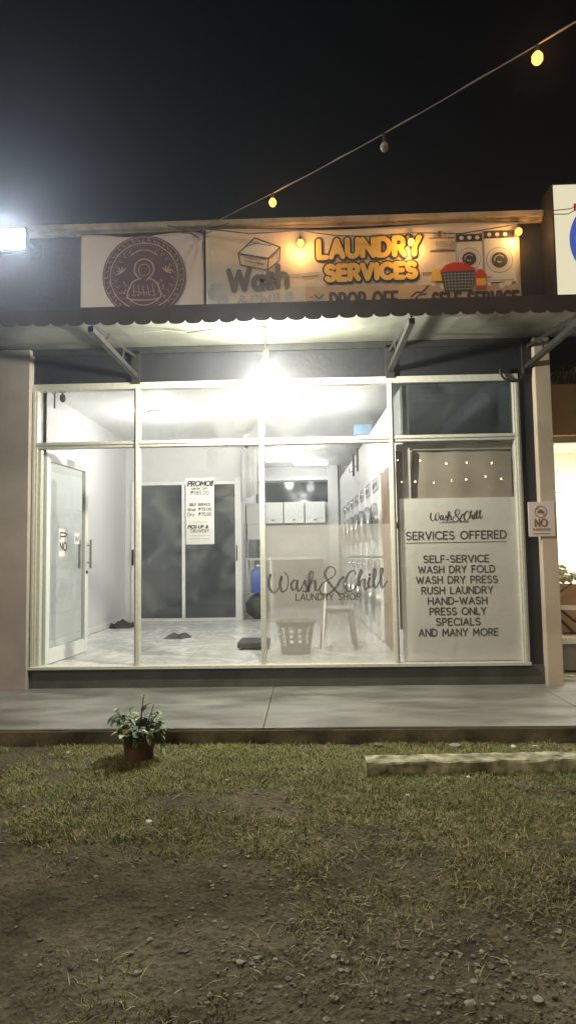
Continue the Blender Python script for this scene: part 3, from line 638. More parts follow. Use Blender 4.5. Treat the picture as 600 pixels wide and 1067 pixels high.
for k in range(-4, 5): mb.ell(cx+k*.028, cz-.185+.01*math.cos(k), .006, .006, -.0634, 1, 8)
mb.build('crest', ['seal_brown','seal_line'], b1)

b2 = thing('services_banner', (-.93,0,3.6), 'wide printed banner with golden LAUNDRY SERVICES lettering', 'banner', 'banners on the parapet')
banner_sheet(-.935, 2.07, 3.62, 4.475, -.045, ((-.93,4.46,0,.035,.42),), 'banner_print', 'sheet', b2)
YB = -.058
mb = MB()
def gold(text, x0, x1, z, cap, slope):
    lettering(mb, text, x0, z, cap, x1-x0, YB, .082, 0, True, .30, slope); lettering(mb, text, x0, z, cap, x1-x0, YB-.003, .050, 1, True, .30, slope)
gold('LAUNDRY', .155, 1.12, 4.168, .165, .012); gold('SERVICES', .225, 1.075, 3.945, .135, .010)
mb.build('golden_lettering', ['gold_outline','gold'], b2)
mb = MB()
lettering(mb, 'DROP-OFF', .262, 3.665, .145, .63, YB, .032, 0, True, .30); mb.build('dark_lettering', ['print_dark','print_grey'], b2); mb = MB(); lettering(mb, 'SELF-SERVICE', 1.235, 3.665, .120, .80, YB-.004, .030, 0, True, .30)
mb.build('dark_lettering', ['print_dark','print_grey'], b2); mb = MB(); mb.stroke(crom([(1.03,3.76),(1.08,3.80),(1.13,3.80),(1.19,3.86)]), .016, YB, 0); mb.stroke(crom([(1.04,3.70),(1.10,3.77),(1.17,3.78)]), .016, YB, 0)
mb.build('swoosh_mark', 'print_dark', b2); mb = MB(); mb.box(.10, .20, YB-.001, YB+.002, 3.70, 3.82, 1); mb.stroke([(.11,3.80),(.15,3.76),(.19,3.80)], .012, YB-.002, 0); mb.stroke([(.06,3.78),(.09,3.78)], .01, YB, 0); mb.stroke([(.05,3.74),(.09,3.74)], .01, YB, 0)
mb.build('parcel_mark', ['print_dark','print_grey'], b2)
mb = MB()
for i, (ch, w_, s) in enumerate((('W',.20,.20),('a',.085,.21),('s',.075,.23),('h',.085,.20))):
    x0 = (-.715,-.475,-.350,-.240)[i]; lettering(mb, ch, x0, 3.865+.012*i, s, w_, YB, .052, 0, True, 0, .06)
lettering(mb, '& Chill' if False else '&', -.62, 3.72, .09, .08, YB, .022, 1, True); 
for i, ch in enumerate(('C','h','i','l','l')): lettering(mb, ch, (-.50,-.40,-.325,-.285,-.245)[i], 3.72+.003*i, .095, (.075,.05,.01,.01,.01)[i], YB, .022, 1, True)
mb.build('grey_lettering', ['grey_ink','pale_ink'], b2)
# printed picture: plain carton line drawing, two washers, basket of laundry, bottle
mb = MB()
bx = [(-.80,4.20),(-.44,4.40),(-.18,4.28),(-.50,4.11)]
mb.poly([(-.62,4.235),(-.46,4.385),(-.215,4.285),(-.33,4.175)], YB+.001, 2)
for q in ([(-.62,4.235),(-.46,4.385),(-.215,4.285),(-.33,4.175),(-.62,4.235)], [(-.62,4.235),(-.60,4.12),(-.34,4.06),(-.33,4.175)], [(-.34,4.06),(-.225,4.15),(-.215,4.285)], [(-.44,4.135),(-.38,4.12)]): mb.stroke(q, .011, YB-.001-.0003*len(q), 1)
for q in ([(-.55,4.30),(-.42,4.335)], [(-.50,4.345),(-.30,4.30)], [(-.565,4.20),(-.40,4.155)], [(-.56,4.165),(-.43,4.13)], [(-.30,4.18),(-.25,4.23)]): mb.stroke(q, .006, YB-.0012, 1)
mb.build('carton_picture', ['print_grey','print_dark','print_light','print_dark','print_red','print_yellow','print_blue'], b2); mb = MB()
mb.stroke([(-.17,4.00),(.10,4.02),(.16,4.02)], .012, YB, 0); mb.ell(-.84,3.86,.08,.09,YB+.006,6,24); mb.ell(-.78,3.78,.06,.06,YB+.005,6,20); mb.ell(-.13,3.80,.05,.05,YB+.005,6,20)
mb.build('bubble_picture', ['print_grey','print_dark','print_light','print_dark','print_red','print_yellow','print_blue'], b2)
for x0, x1, z0, z1 in ((1.46,1.715,3.90,4.36), (1.725,2.02,3.88,4.385)):
    mb = MB(); mb.poly([(x0,z0),(x1,z0),(x1,z1),(x0,z1)], YB, 2); mb.poly([(x0,z1-.075),(x1,z1-.075),(x1,z1),(x0,z1)], YB-.001, 1)
    for k in range(3): mb.ell(x0+.06+k*.075, z1-.037, .020, .020, YB-.0015, 2, 14)
    cxx, czz, r_ = (x0+x1)/2, z0+.215, (x1-x0)*.40
    mb.ell(cxx, czz, r_*1.08, r_*1.08, YB-.0012, 0, 30); mb.ell(cxx, czz, r_, r_, YB-.0016, 2, 30); mb.ell(cxx, czz, r_*.66, r_*.66, YB-.002, 1, 30); mb.ring(cxx, czz, r_*.34, r_*.46, YB-.0024, 0, 20, .6, 3.4); mb.ring(cxx, czz, r_*.76, r_*.80, YB-.0022, 0, 30); mb.ring(cxx, czz, r_*.15, r_*.22, YB-.0025, 2, 20, 3.6, 5.6); mb.stroke([(x0+.004,z0),(x0+.004,z1)], .008, YB-.0023, 0); mb.stroke([(x0+.02,z0+.02),(x1-.02,z0+.02)], .006, YB-.0023, 0); mb.poly([(x0+.01,z0+.045),(x0+.07,z0+.045),(x0+.07,z0+.06),(x0+.01,z0+.06)], YB-.0023, 0)
    mb.build('washer_picture', ['print_grey','print_dark','print_light','print_dark','print_red','print_yellow','print_blue'], b2)
mb = MB()
mb.poly([(1.21,3.90),(1.40,3.91),(1.36,4.05),(1.24,4.03)], YB-.0026, 5); mb.poly([(1.25,4.03),(1.36,4.10),(1.45,4.06),(1.33,4.02)], YB-.0028, 2)
mb.poly([(1.30,3.99),(1.36,4.06),(1.44,4.085),(1.55,4.075),(1.64,4.02),(1.63,3.98)], YB-.003, 4)
mb.poly([(1.31,3.995),(1.645,4.00),(1.61,3.80),(1.345,3.80)], YB-.0034, 3)
for k in range(6): mb.stroke([(1.325+.008*k,3.97-.03*k),(1.64-.006*k,3.972-.03*k)], .006, YB-.0040, 0)
for k in range(9): mb.stroke([(1.345+.034*k,3.985),(1.36+.03*k,3.81)], .005, YB-.0042, 0)
mb.build('basket_picture', ['print_grey','print_dark','print_light','print_dark','print_red','print_yellow','print_blue'], b2); mb = MB()
mb.poly([(1.635,3.815),(1.74,3.815),(1.745,3.96),(1.70,4.01),(1.67,4.01),(1.63,3.96)], YB-.0036, 4); mb.poly([(1.665,4.01),(1.705,4.01),(1.705,4.05),(1.665,4.05)], YB-.0038, 2); mb.poly([(1.645,3.85),(1.735,3.85),(1.735,3.92),(1.645,3.92)], YB-.0039, 5)
mb.build('bottle_picture', ['print_grey','print_dark','print_light','print_dark','print_red','print_yellow','print_blue'], b2); mb = MB()
mb.poly([(.02,3.885),(2.04,3.865),(2.04,3.62),(.02,3.62)], YB+.0015, 1); mb.stroke([(.0,3.985),(.14,3.99)], .01, YB+.002, 2); mb.stroke([(1.14,3.99),(1.46,3.985)], .012, YB+.002, 2)
for k, (z_, c_) in enumerate(((4.22,0),(4.25,1),(4.275,0))): mb.poly([(1.27,z_),(1.43,z_),(1.425,z_+.024),(1.275,z_+.024)], YB+.001, c_)
mb.stroke([(1.22,4.205),(1.455,4.205)], .012, YB+.001, 2); mb.stroke([(1.22,4.33),(1.455,4.33)], .010, YB+.001, 2)
for k in range(4): mb.poly([(1.25+k*.05,4.34),(1.28+k*.05,4.34),(1.28+k*.05,4.39+.01*(k%2)),(1.25+k*.05,4.39+.01*(k%2))], YB+.001, (0,2,1,0)[k])
mb.build('shelf_picture', ['print_blue','print_tan','print_brown'], b2); mb = MB()
for k in range(9): mb.ell(1.24+k*.09+.02*math.sin(k*3), 3.86+.015*math.cos(k*2.3), .020+.008*(k % 3), .020+.008*(k % 3), YB-.0007, 2, 14)
mb.build('bubble_picture', ['print_grey','print_dark','print_light','print_dark','print_red','print_yellow','print_blue'], b2)
mb = MB(); mb.tube([(-1.30,-.075,4.53),(-1.08,-.08,4.45),(-1.0,-.07,4.40)], .006, 6); mb.tube([(-1.02,-.075,4.52),(-.95,-.08,4.44),(-.95,-.07,4.36)], .006, 6); mb.tube([(-1.0,-.08,4.47),(-.80,-.085,4.50),(-.70,-.08,4.53)], .005, 6)
tag(mb.build('tie_rope', 'cable'), 'dark knotted rope where the two banners meet', 'rope')

# ================================================================== STRING LIGHTS
def bulb_lamp(p, lit, label, group, drop=.05, r=.032, mname='bulb_warm', power=0):
    t = thing('bulb_lamp', p, label, 'bulb', group)
    mb = MB(); mb.lathe((p[0],p[1],p[2]-drop), [(.010,drop),(.013,drop-.004),(.013,.0)], 10); mb.build('socket', 'black_rubber', t, smooth=True)
    c = (p[0], p[1], p[2]-drop-r*.95); mb = MB(); mb.ball(c, r, 10, 0, (1,1,1.15)); mb.build('globe', mname if lit else 'unlit_glass', t, smooth=True)
    if power: lamp('glow', 'POINT', (c[0], c[1]-.05, c[2]-.035), power, (1,.50,.15), .03, parent=t)
    return t
def px_at(x, y, Y):
    d = _f*FPX + _r2*(x-300) + _u2*(533.5-y); c0 = Vector((0,-5.9978,1.3036)); return c0 + d*((Y-c0.y)/d.y)
A = px_at(203,241,-.06); B = px_at(612,15,-2.55)
def on_wire(t): p = A.lerp(B, t); return Vector((p.x, p.y, p.z-.05*math.sin(math.pi*t)))
mb = MB(); mb.tube([on_wire(k/24) for k in range(31)], .0038, 6); mb.tube([on_wire(k/24)+Vector((0,.012,.01+.006*math.sin(k*1.7))) for k in range(31)], .0025, 6)
tag(mb.build('festoon_wire', 'cable_light'), 'festoon wire slanting up from the parapet across the night sky', 'wire')
# lit and unlit bulbs at the places where the sight lines pass the wire
def wire_at_px(x):
    best = None
    for k in range(1201):
        p = on_wire(k/1000); d = p-Vector((0,-5.9978,1.3036)); xx_ = 300+FPX*d.dot(_r2)/d.dot(_f)
        if best is None or abs(xx_-x) < best[0]: best = (abs(xx_-x), p)
    return best[1]
bulb_lamp(wire_at_px(284), True, 'glowing amber bulb nearest the banners on the sky wire', 'bulbs on the slanting wire', power=2.5)
bulb_lamp(wire_at_px(400), False, 'dead unlit bulb in the middle of the slanting sky wire', 'bulbs on the slanting wire', drop=.07)
bulb_lamp(wire_at_px(559), True, 'glowing amber bulb highest up on the slanting sky wire', 'bulbs on the slanting wire', r=.034, power=2.5)
wp = [px_at(213,238,-.12), px_at(260,243,-.12), px_at(313,240,-.12), px_at(350,245,-.12), px_at(390,246,-.12), px_at(428,242,-.12), px_at(480,243,-.12), px_at(540,233,-.12), px_at(560,229,-.10)]
mb = MB(); mb.tube([tuple(p)[:1]+(-.12,)+tuple(p)[2:] for p in wp], .005, 6); tag(mb.build('festoon_wire', 'cable'), 'dark festoon wire sagging along the top of the wide banner', 'wire')
for x, y, lab in ((313,246,'glowing amber bulb hanging before the banner left of the LAUNDRY lettering'), (428,245,'glowing amber bulb hanging over the end of the LAUNDRY lettering'), (540,234,'glowing amber bulb at the upper right corner of the wide banner')):
    bulb_lamp(tuple(px_at(x, y, -.12)), True, lab, 'bulbs along the wide banner', drop=.035, power=5.0)
# the rest of the festoon hangs across the yard behind the camera and shows mirrored in the glass
mb = MB(); far = []
for row, (zz, yy, dx, n_) in enumerate(((3.45,-8.2,.52,8),(3.02,-8.0,.37,11))):
    q = []
    for k in range(n_):
        x = 2.05+k*dx+.05*math.sin(k*4.1+row); z = zz-.10*abs(math.sin(k*.42+row))+.02*math.sin(k*2.7); q.append((x, yy+.1*math.sin(k*1.9), z))
    mb.tube([(q[0][0]-.6,yy,zz+.05)]+q+[(q[-1][0]+.6,yy,zz+.05)], .005, 5); far += q
tag(mb.build('festoon_wire', 'cable'), 'twin festoon wires strung across the yard, seen mirrored in the glass', 'wire')
for p in far:
    mb2 = MB(); mb2.ball((0,0,-.03), .021, 8); o = mb2.build('bulb_lamp', 'bulb_far'); o.location = p
    tag(o, 'tiny warm bulb mirrored in the glass above the services poster', 'bulb', 'bulbs strung across the yard')

# ================================================================== NEIGHBOURING SHOP (right)
nb = thing('neighbour_shop', (2.9,0,.1), 'lit neighbouring shop with an orange beam beyond the tan pillar', 'building')
MB().box(2.285, 5, -.02, .25, 2.40, 2.89).build('beam', 'orange_paint', nb, bevel=.004)
MB().box(2.285, 5, .03, .25, 2.892, 3.33).build('upper_wall', 'rough_plaster', nb)
mb = MB(); mb.box(2.30, 5, .05, .20, 2.34, 2.398); mb.build('opening_frame', 'aluminium', nb, bevel=.003)
mb = MB(); mb.box(2.285, 5, .10, 3.2, .05, .13); mb.build('floor', 'cream', nb)
mb = MB(); mb.box(2.285, 5, 3.0, 3.1, .13, 2.8); mb.box(2.20, 2.285, .9, 3.0, .13, 2.8); mb.box(4.9, 5, .25, 3.0, .13, 2.8); mb.build('inner_wall', 'cream', nb)
mb = MB(); mb.box(2.285, 5, .25, 3.1, 2.70, 2.78); mb.build('ceiling', 'cream', nb)
sg = thing('lightbox_sign', (2.9,0,3.6), 'glowing cream lightbox sign with part of a blue ring at the right edge', 'sign')
MB().box(2.30, 3.6, -.28, .02, 3.60, 4.70).build('case', 'dark_steel', sg, bevel=.004)
MB().box(2.315, 3.585, -.285, -.281, 3.615, 4.685).build('lit_face', 'lightbox', sg)
mb = MB(); mb.ring(2.86, 4.15, .36, .42, -.289, 0, 60); mb.poly([(2.49,4.43),(3.2,4.43),(3.2,4.50),(2.49,4.50)], -.292, 1); mb.build('emblem', ['lightbox_blue','lightbox_red'], sg)
mb = MB(); mb.tube([(2.25,-.30,4.40),(2.42,-.33,4.38),(2.60,-.35,4.47)], .004, 6); mb.tube([(2.25,-.30,4.43),(2.45,-.33,4.43),(2.65,-.35,4.55)], .004, 6); tag(mb.build('sign_cable', 'cable'), 'thin cables looping across the cream lightbox sign', 'cable')
lamp('neighbour_light', 'AREA', (3.4,1.4,2.62), 130, (1,.96,.84), shape='RECTANGLE', size=1.2, size_y=.3, aim=(3.4,1.4,0))
tl = thing('tube_lamp', (3.0,1.7,2.66), 'long lit ceiling tube inside the neighbouring shop', 'lamp')
mb = MB(); mb.tube([(2.5,1.7,2.64),(3.7,1.7,2.64)], .02, 10); mb.build('tube', 'tube', tl); MB().box(2.45,3.75,1.67,1.73,2.66,2.70).build('casing', 'white_plastic', tl)
mb = MB()
for (x0, z0, x1, z1) in ((2.42,2.14,2.75,2.10),(2.40,2.06,2.60,2.06),(2.60,2.06,2.60,2.0),(2.60,2.0,2.85,1.98)): mb.tube([(x0,1.2,z0),(x1,1.2,z1)], .010, 6)
tag(mb.build('conduit', 'pale_ink'), 'thin grey conduit high up inside the neighbouring shop', 'pipe')
ct = thing('counter', (2.7,.5,.13), 'low cream counter with chrome legs in the neighbouring shop', 'counter')
MB().box(2.36, 3.4, .30, .95, .42, .48).build('top', 'cream', ct, bevel=.005); MB().box(2.42, 3.4, .36, .9, .16, .42).build('body', 'wall_side', ct)
for x in (2.375, 3.35):
    mb = MB(); mb.tube([(x,.24,.46),(x,.24,.17),(x+.03,.20,.14),(x+.18,.08,.135)], .012, 8); mb.build('leg', 'steel', ct, smooth=True)
mb = MB(); mb.box(2.44, 2.92, .5, .85, .482, .50); mb.box(2.47, 2.90, .52, .83, .58, .98, 1, ry=R(3))
bxx = thing('carton', (2.7,.6,.48), 'brown cardboard carton standing on the cream counter', 'box')
MB().box(2.50, 2.94, .52, .85, .50, .98, ry=R(3)).build('box', 'cardboard', bxx, bevel=.004); MB().box(2.505, 2.93, .515, .521, .72, .77, ry=R(3)).build('tape', 'cream', bxx)
mb = MB()
for k in range(60):
    a = random.uniform(0, 6.28); r_ = random.uniform(0,.17); mb.ball((2.60+r_*math.cos(a), .62+r_*math.sin(a)*.7, 1.03+random.uniform(0,.14)*(1-r_*3)), random.uniform(.02,.045), 6)
tag(mb.build('flower_bunch', 'petal', smooth=True), 'white flower bunch lying on top of the brown carton', 'flowers')
sn = thing('camera_stand', (2.45,.42,.48), 'small folded black stand leaning before the brown carton', 'stand')
mb = MB(); mb.tube([(2.37,.36,.73),(2.60,.42,.52)], .016, 8); mb.tube([(2.40,.40,.80),(2.62,.40,.62)], .012, 8); mb.build('leg', 'black_rubber', sn); mb = MB(); mb.box(2.36,2.44,.38,.44,.60,.66, ry=.4); mb.build('foot', 'black_rubber', sn, bevel=.01)
mb = MB(); mb.tube([(2.38,.42,1.00),(2.45,.42,.90),(2.40,.42,.84),(2.52,.40,.95),(2.60,.4,1.0)], .010, 6); mb.build('strap', 'black_rubber', sn)
mb = MB()
for k in range(7):
    x = 2.30+.05*k; mb.tube([(x,-.03+.0*k,2.91),(x+.05,-.05,3.0+.04*(k % 3)),(x+.15,-.04,3.04+.05*(k % 2))], [.012,.008,.003], 5)
tag(mb.build('dry_vine', 'stem'), 'dark dry vine stems clinging above the orange beam', 'vine')

# ================================================================== STICKERS AND POSTERS ON THE GLASS
YG = .012
fm = thing('window_film', (.19,.01,.32), 'frosted window film with large brushed Wash and Chill lettering', 'window film')
MB().add([(-.395,YG,.315),(.783,YG,.315),(.783,YG,1.60),(-.395,YG,1.60)], [(0,1,2,3)]).build('film', 'frost', fm)
mb = MB(); sc = 1.118/1060; script_words(mb, -.432+.012, 1.285-.035, sc, YG-.002, 0, 26); mb.build('brush_lettering', 'decal_film', fm)
mb = MB(); lettering(mb, 'LAUNDRY SHOP', .185, .893, .058, .60, YG-.002, .0115); mb.build('small_lettering', 'decal_film', fm)
ps = thing('services_poster', (1.41,.01,.33), 'tall grey poster on the glass listing SERVICES OFFERED', 'poster')
MB().add([(.872,YG,.318),(1.955,YG,.318),(1.955,YG,1.832),(.872,YG,1.832)], [(0,1,2,3)]).build('sheet', 'poster_film', ps)
mb = MB(); script_words(mb, 1.136, 1.742, .49/1060, YG-.002, 0, 28); mb.build('brush_lettering', 'decal_ink', ps)
mb = MB(); lettering(mb, 'LAUNDRY SHOP', 1.38, 1.596, .015, .27, YG-.002, .004)
lettering(mb, 'SERVICES OFFERED', 1.392, 1.445, .070, .925, YG-.002, .0135); mb.stroke([(.925,1.412),(1.86,1.414)], .006, YG-.002)
for i, (t, w_) in enumerate((('SELF-SERVICE',.60),('WASH DRY FOLD',.705),('WASH DRY PRESS',.745),('RUSH LAUNDRY',.655),('HAND-WASH',.54),('PRESS ONLY',.515),('SPECIALS',.40),('AND MANY MORE',.725))):
    lettering(mb, t, 1.385, 1.228-.0972*i, .062, w_, YG-.002, .0125)
mb.build('lettering', 'decal_ink', ps)
pp = thing('promo_poster', (-1.02,.01,1.43), 'narrow white price poster headed PROMO on the glass', 'poster')
MB().box(-1.152, -.882, YG, YG+.001, 1.432, 2.066).build('sheet', 'paper_film', pp)
mb = MB(); c_ = -1.017; yq = YG-.002
lettering(mb, 'PROMO!!', c_-.115, 1.99, .045, .235, yq, .013, 0, True, .22, 0, .2)
lettering(mb, 'DROP OFF', c_, 1.955, .017, .15, yq, .005); lettering(mb, '$185.00', c_, 1.905, .036, .17, yq, .006, 1)
for z, w_ in ((1.885,.12),(1.865,.16)): mb.stroke([(c_-w_/2, z),(c_+w_/2, z)], .003, yq, 2)
lettering(mb, 'SELF SERVICE', c_, 1.80, .023, .20, yq, .006, 1)
lettering(mb, 'Wash', c_-.115, 1.752, .027, .075, yq, .005, 1, True); lettering(mb, '$75.00', c_-.01, 1.752, .027, .12, yq, .006, 1, True)
lettering(mb, 'Dry', c_-.115, 1.703, .030, .06, yq, .005, 1, True); lettering(mb, '$75.00', c_-.01, 1.703, .030, .12, yq, .006, 1, True)
lettering(mb, 'PICK-UP &', c_-.115, 1.585, .028, .19, yq, .008, 0, True, .22, 0, .2); lettering(mb, 'DELIVERY', c_, 1.548, .025, .17, yq, .005, 1)
for z, w_ in ((1.645,.14),(1.515,.20),(1.485,.2)): mb.stroke([(c_-w_/2, z),(c_+w_/2, z)], .003, yq, 2)
mb.build('lettering', ['ink','grey_ink','pale_ink'], pp)
ns = thing('notice_sign', (2.14,-.12,1.45), 'small pale NO notice sign with a round symbol beside the tan pillar', 'sign')
MB().box(2.022, 2.262, -.122, -.114, 1.452, 1.77).build('plate', 'vinyl_white', ns, bevel=.002)
mb = MB(); mb.ring(2.135, 1.678, .048, .055, -.124, 0, 30); mb.box(2.105,2.165,-.1245,-.1235,1.665,1.685); mb.poly([(2.115,1.685),(2.155,1.685),(2.148,1.70),(2.122,1.70)], -.124); mb.stroke([(2.10,1.713),(2.17,1.643)], .007, -.1255)
lettering(mb, 'NO', 2.135, 1.545, .065, .105, -.124, .015); lettering(mb, 'PARKING', 2.135, 1.508, .018, .15, -.124, .005); mb.stroke([(2.06,1.478),(2.21,1.478)], .005, -.124)
mb.build('symbol_and_lettering', 'brown_panel', ns)

# ================================================================== INSIDE THE SHOP
rb = thing('roller_blind', (1.4,.1,2.3), 'lowered brown roller blind behind the services poster pane', 'blind')
mb = MB(); mb.box(.86, 1.96, .07, .13, 2.30, 2.365); mb.build('cassette', 'aluminium', rb, bevel=.004)
mb = MB(); nq = 60; v = []
for k in range(nq+1):
    x = .86+1.1*k/nq; y = .10+.004*math.sin(k*.35); v += [(x,y,.6),(x,y,2.31)]
mb.add(v, [(2*k,2*k+1,2*k+3,2*k+2) for k in range(nq)]); mb.build('fabric', 'blind', rb, smooth=True)
mb = MB(); v = []
for k in range(13):
    t = k/12; x = .985-.10*t**1.6
    v += [(x-.02-.03*t, .055, 2.30-.75*t), (x+.035, .06, 2.30-.75*t)]
mb.add(v, [(2*k,2*k+1,2*k+3,2*k+2) for k in range(12)]); o = mb.build('drape', 'curtain', smooth=True); so = o.modifiers.new('t','SOLIDIFY'); so.thickness = .006
tag(o, 'pale curtain strip hanging at the left of the brown blind', 'curtain')
# washing machines, stacked in pairs along the right hand wall
def machine(y, z, label, first=None):
    x = wx(y)-.03
    t = thing('washing_machine', (x,y,z), label, 'washing machine', 'stacked washing machines along the right wall') if first is None else None
    if first is not None:
        t = copy_tree(first); t.location = (x,y,z); t['label'] = label; return t
    MB().box(x, x+.62, y-.33, y+.33, z, z+.96).build('cabinet', 'white_enamel', t, bevel=.015)
    MB().box(x-.012, x, y-.31, y+.31, z+.80, z+.94).build('control_panel', 'print_grey', t, bevel=.004)
    mb = MB(); mb.lathe((x,y,z+.42), [(.24,0),(.235,-.05),(.19,-.065),(.165,-.05)], 26, axis='X', capb=False, capt=False); dd = mb.build('door', 'steel', t, smooth=True)
    mb = MB(); mb.lathe((x,y,z+.42), [(.17,-.02),(.165,-.05),(.12,-.075),(.05,-.09),(.01,-.092)], 22, axis='X'); mb.build('door_glass', 'dark_door_glass', dd, smooth=True)
    mb = MB(); mb.lathe((x-.012,y-.2,z+.87), [(.03,0),(.028,-.022),(.015,-.026)], 14, axis='X'); mb.build('knob', 'steel', t, smooth=True)
    MB().box(x-.018, x-.012, y+.02, y+.25, z+.84, z+.90).build('display', 'print_dark', t)
    return t
first = None; ords = ('nearest','second','third','fourth','fifth','sixth','deepest')
for i in range(7):
    for lv, (z, wd) in enumerate(((.31,'lower'),(1.29,'upper'))):
        m_ = machine(1.80+.70*i, z, '%s white washing machine of the %s stack along the right wall' % (wd, ords[i]), first)
        if first is None: first = m_
pn = tag(MB().box(.865, .905, .62, 1.38, .30, 2.24).build('wooden_panel', 'brown_panel', bevel=.004), 'orange brown wooden panel standing before the first washing machines', 'panel')
ac = thing('wall_fan_unit', (.72,2.7,3.0), 'small blue grey box mounted high on the right inner wall', 'box')
MB().box(.66, .90, 2.55, 2.72, 2.94, 3.08).build('casing', 'ac_blue', ac, bevel=.01); MB().box(.70, .86, 2.60, 2.70, 2.88, 2.94).build('bracket', 'white_plastic', ac)
for y, lab in ((3.9,'dark upright hook rail on the right wall, the one nearer the street'), (4.5,'dark upright hook rail on the right wall, the one deeper in the room')):
    x = wx(y); mb = MB(); mb.box(x-.03, x-.002, y-.05, y+.05, 2.62, 2.98); mb.tube([(x-.03,y,2.7),(x-.08,y,2.68),(x-.08,y,2.74)], .008, 6); tag(mb.build('hook_rail', 'dark_steel', bevel=.004), lab, 'hook rail', 'hook rails on the right wall')
# ceiling lamps
def panel_lamp(x, y, r_, label, power):
    t = thing('ceiling_lamp', (x,y,3.23), label, 'lamp', 'round ceiling lamps in the shop')
    mb = MB(); mb.lathe((x,y,3.23), [(r_*1.15,-.001),(r_*1.15,-.03),(r_,-.035)], 24); mb.build('rim', 'white_plastic', t, smooth=True)
    mb = MB(); mb.lathe((x,y,3.195), [(r_,0),(r_*.8,-.03),(r_*.3,-.045),(.005,-.047)], 24); mb.build('diffuser', 'led_room', t, smooth=True)
    lamp('room_light', 'POINT', (x,y,2.88), power, (1,.995,.94), .10, parent=t); return t
panel_lamp(-.09, 1.75, .13, 'large dazzling round ceiling lamp behind the third pane', 50)
panel_lamp(-.40, 1.35, .05, 'small round ceiling lamp just left of the dazzling one', 4)
panel_lamp(-1.95, 2.2, .11, 'round ceiling lamp over the entrance before the dark sliding doors', 32)
for x0, x1, y, pw, lab in ((-.80,-.02,6.3,12,'lit ceiling tube deepest in the room at the left'), (-.75,-.10,5.5,10,'lit ceiling tube before the deepest one'), (-.25,.45,6.9,8,'lit ceiling tube close above the rear window'), (-.05,.25,4.9,6,'short lit ceiling tube nearest the machines')):
    t = thing('tube_lamp', ((x0+x1)/2,y,3.22), lab, 'lamp', 'ceiling tubes deep in the shop')
    MB().box(x0, x1, y-.03, y+.03, 3.19, 3.229).build('casing', 'white_plastic', t); mb = MB(); mb.tube([(x0+.02,y,3.17),(x1-.02,y,3.17)], .016, 10); mb.build('tube', 'tube', t, smooth=True)
    lamp('tube_light', 'POINT', ((x0+x1)/2,y,3.06), pw, (1,1,.95), .10, parent=t)
cd = thing('ceiling_device', (-.93,3.9,3.2), 'white ceiling camera pointing down by the partition corner', 'camera')
mb = MB(); mb.lathe((-.93,3.9,3.06), [(.05,.17),(.05,.06),(.035,.0)], 16); mb.build('body', 'white_plastic', cd, smooth=True); mb = MB(); mb.ball((-.93,3.9,3.04), .03, 12); mb.build('lens', 'black_rubber', cd, smooth=True)
# rear cabinets and counter
for k in range(3):
    t = thing('wall_cabinet', (-.70+.42*k,7.45,2.0), ('left','middle','right')[k]+'most of the white cabinets under the dark rear window' if k != 1 else 'middle one of the white cabinets under the dark rear window', 'cabinet', 'white wall cabinets at the rear')
    x = -.92+.44*k; MB().box(x, x+.42, 7.25, 7.58, 2.0, 2.44).build('body', 'white_enamel', t, bevel=.006); MB().box(x+.18, x+.24, 7.235, 7.25, 2.06, 2.075).build('handle', 'dark_steel', t); MB().box(x+.01, x+.41, 7.242, 7.25, 2.10, 2.43).build('door', 'white_plastic', t, bevel=.004)
t = thing('service_counter', (-.3,6.8,.3), 'pale service counter before the rear cabinets', 'counter')
MB().box(-1.04, .30, 6.6, 7.2, .3, 1.24).build('body', 'wall_side', t); MB().box(-1.045, .34, 6.55, 7.25, 1.24, 1.29).build('top', 'white_enamel', t, bevel=.006)
t = thing('side_shelf', (-.85,4.8,.3), 'white shelf unit beside the partition corner', 'shelf')
mb = MB(); mb.box(-1.045, -.60, 4.75, 5.2, 1.25, 1.29); mb.build('shelf_board', 'white_enamel', t); 
for x in (-1.03, -.63):
    for y in (4.78, 5.17): MB().box(x-.015, x+.015, y-.015, y+.015, .3, 1.25).build('leg', 'white_plastic', t)
t = thing('storage_case', (-.85,4.9,1.3), 'white storage case on the shelf by the partition corner', 'case'); MB().box(-1.03,-.72,4.8,5.15,1.86,2.22).build('case', 'white_enamel', t, bevel=.01); MB().box(-1.0,-.75,4.82,5.12,1.29,1.60).build('dark_front', 'smoky_glass', t); MB().box(-1.02,-.73,4.80,5.15,1.60,1.86).build('middle', 'white_plastic', t, bevel=.01)
mb = MB(); v = []
for k in range(21):
    t_ = k/20; x = -1.04+.26*t_; y = 4.16-.04*math.sin(t_*9); v += [(x,y,2.22+.10*t_),(x,y,3.10)]
mb.add(v, [(2*k,2*k+1,2*k+3,2*k+2) for k in range(20)]); o = mb.build('white_curtain', 'white_plastic', smooth=True); so = o.modifiers.new('t','SOLIDIFY'); so.thickness = .006
tag(o, 'white curtain hanging from the ceiling at the partition corner', 'curtain')
t = thing('water_jug', (-.83,4.5,.8), 'blue plastic container standing on the black bag', 'container')
mb = MB(); mb.lathe((-.82,4.5,.72), [(.12,0),(.125,.02),(.125,.33),(.10,.38),(.03,.40),(.03,.43)], 20); mb.build('body', 'blue_plastic', t, smooth=True); mb = MB(); mb.lathe((-.82,4.5,1.15), [(.035,0),(.035,.03)], 14); mb.build('cap', 'white_plastic', t)
mb = MB(); mb.ball((-.82,4.45,.50), .20, 18, 0, (1.0,.9,1.06))
for i in range(len(mb.v)):
    p = Vector(mb.v[i]); mb.v[i] = (p.x+.012*math.sin(p.z*40+p.y*30), p.y+.012*math.sin(p.x*45), max(.302, p.z))
tag(mb.build('black_bag', 'black_rubber', smooth=True), 'stuffed black plastic bag on the floor below the blue container', 'bag')
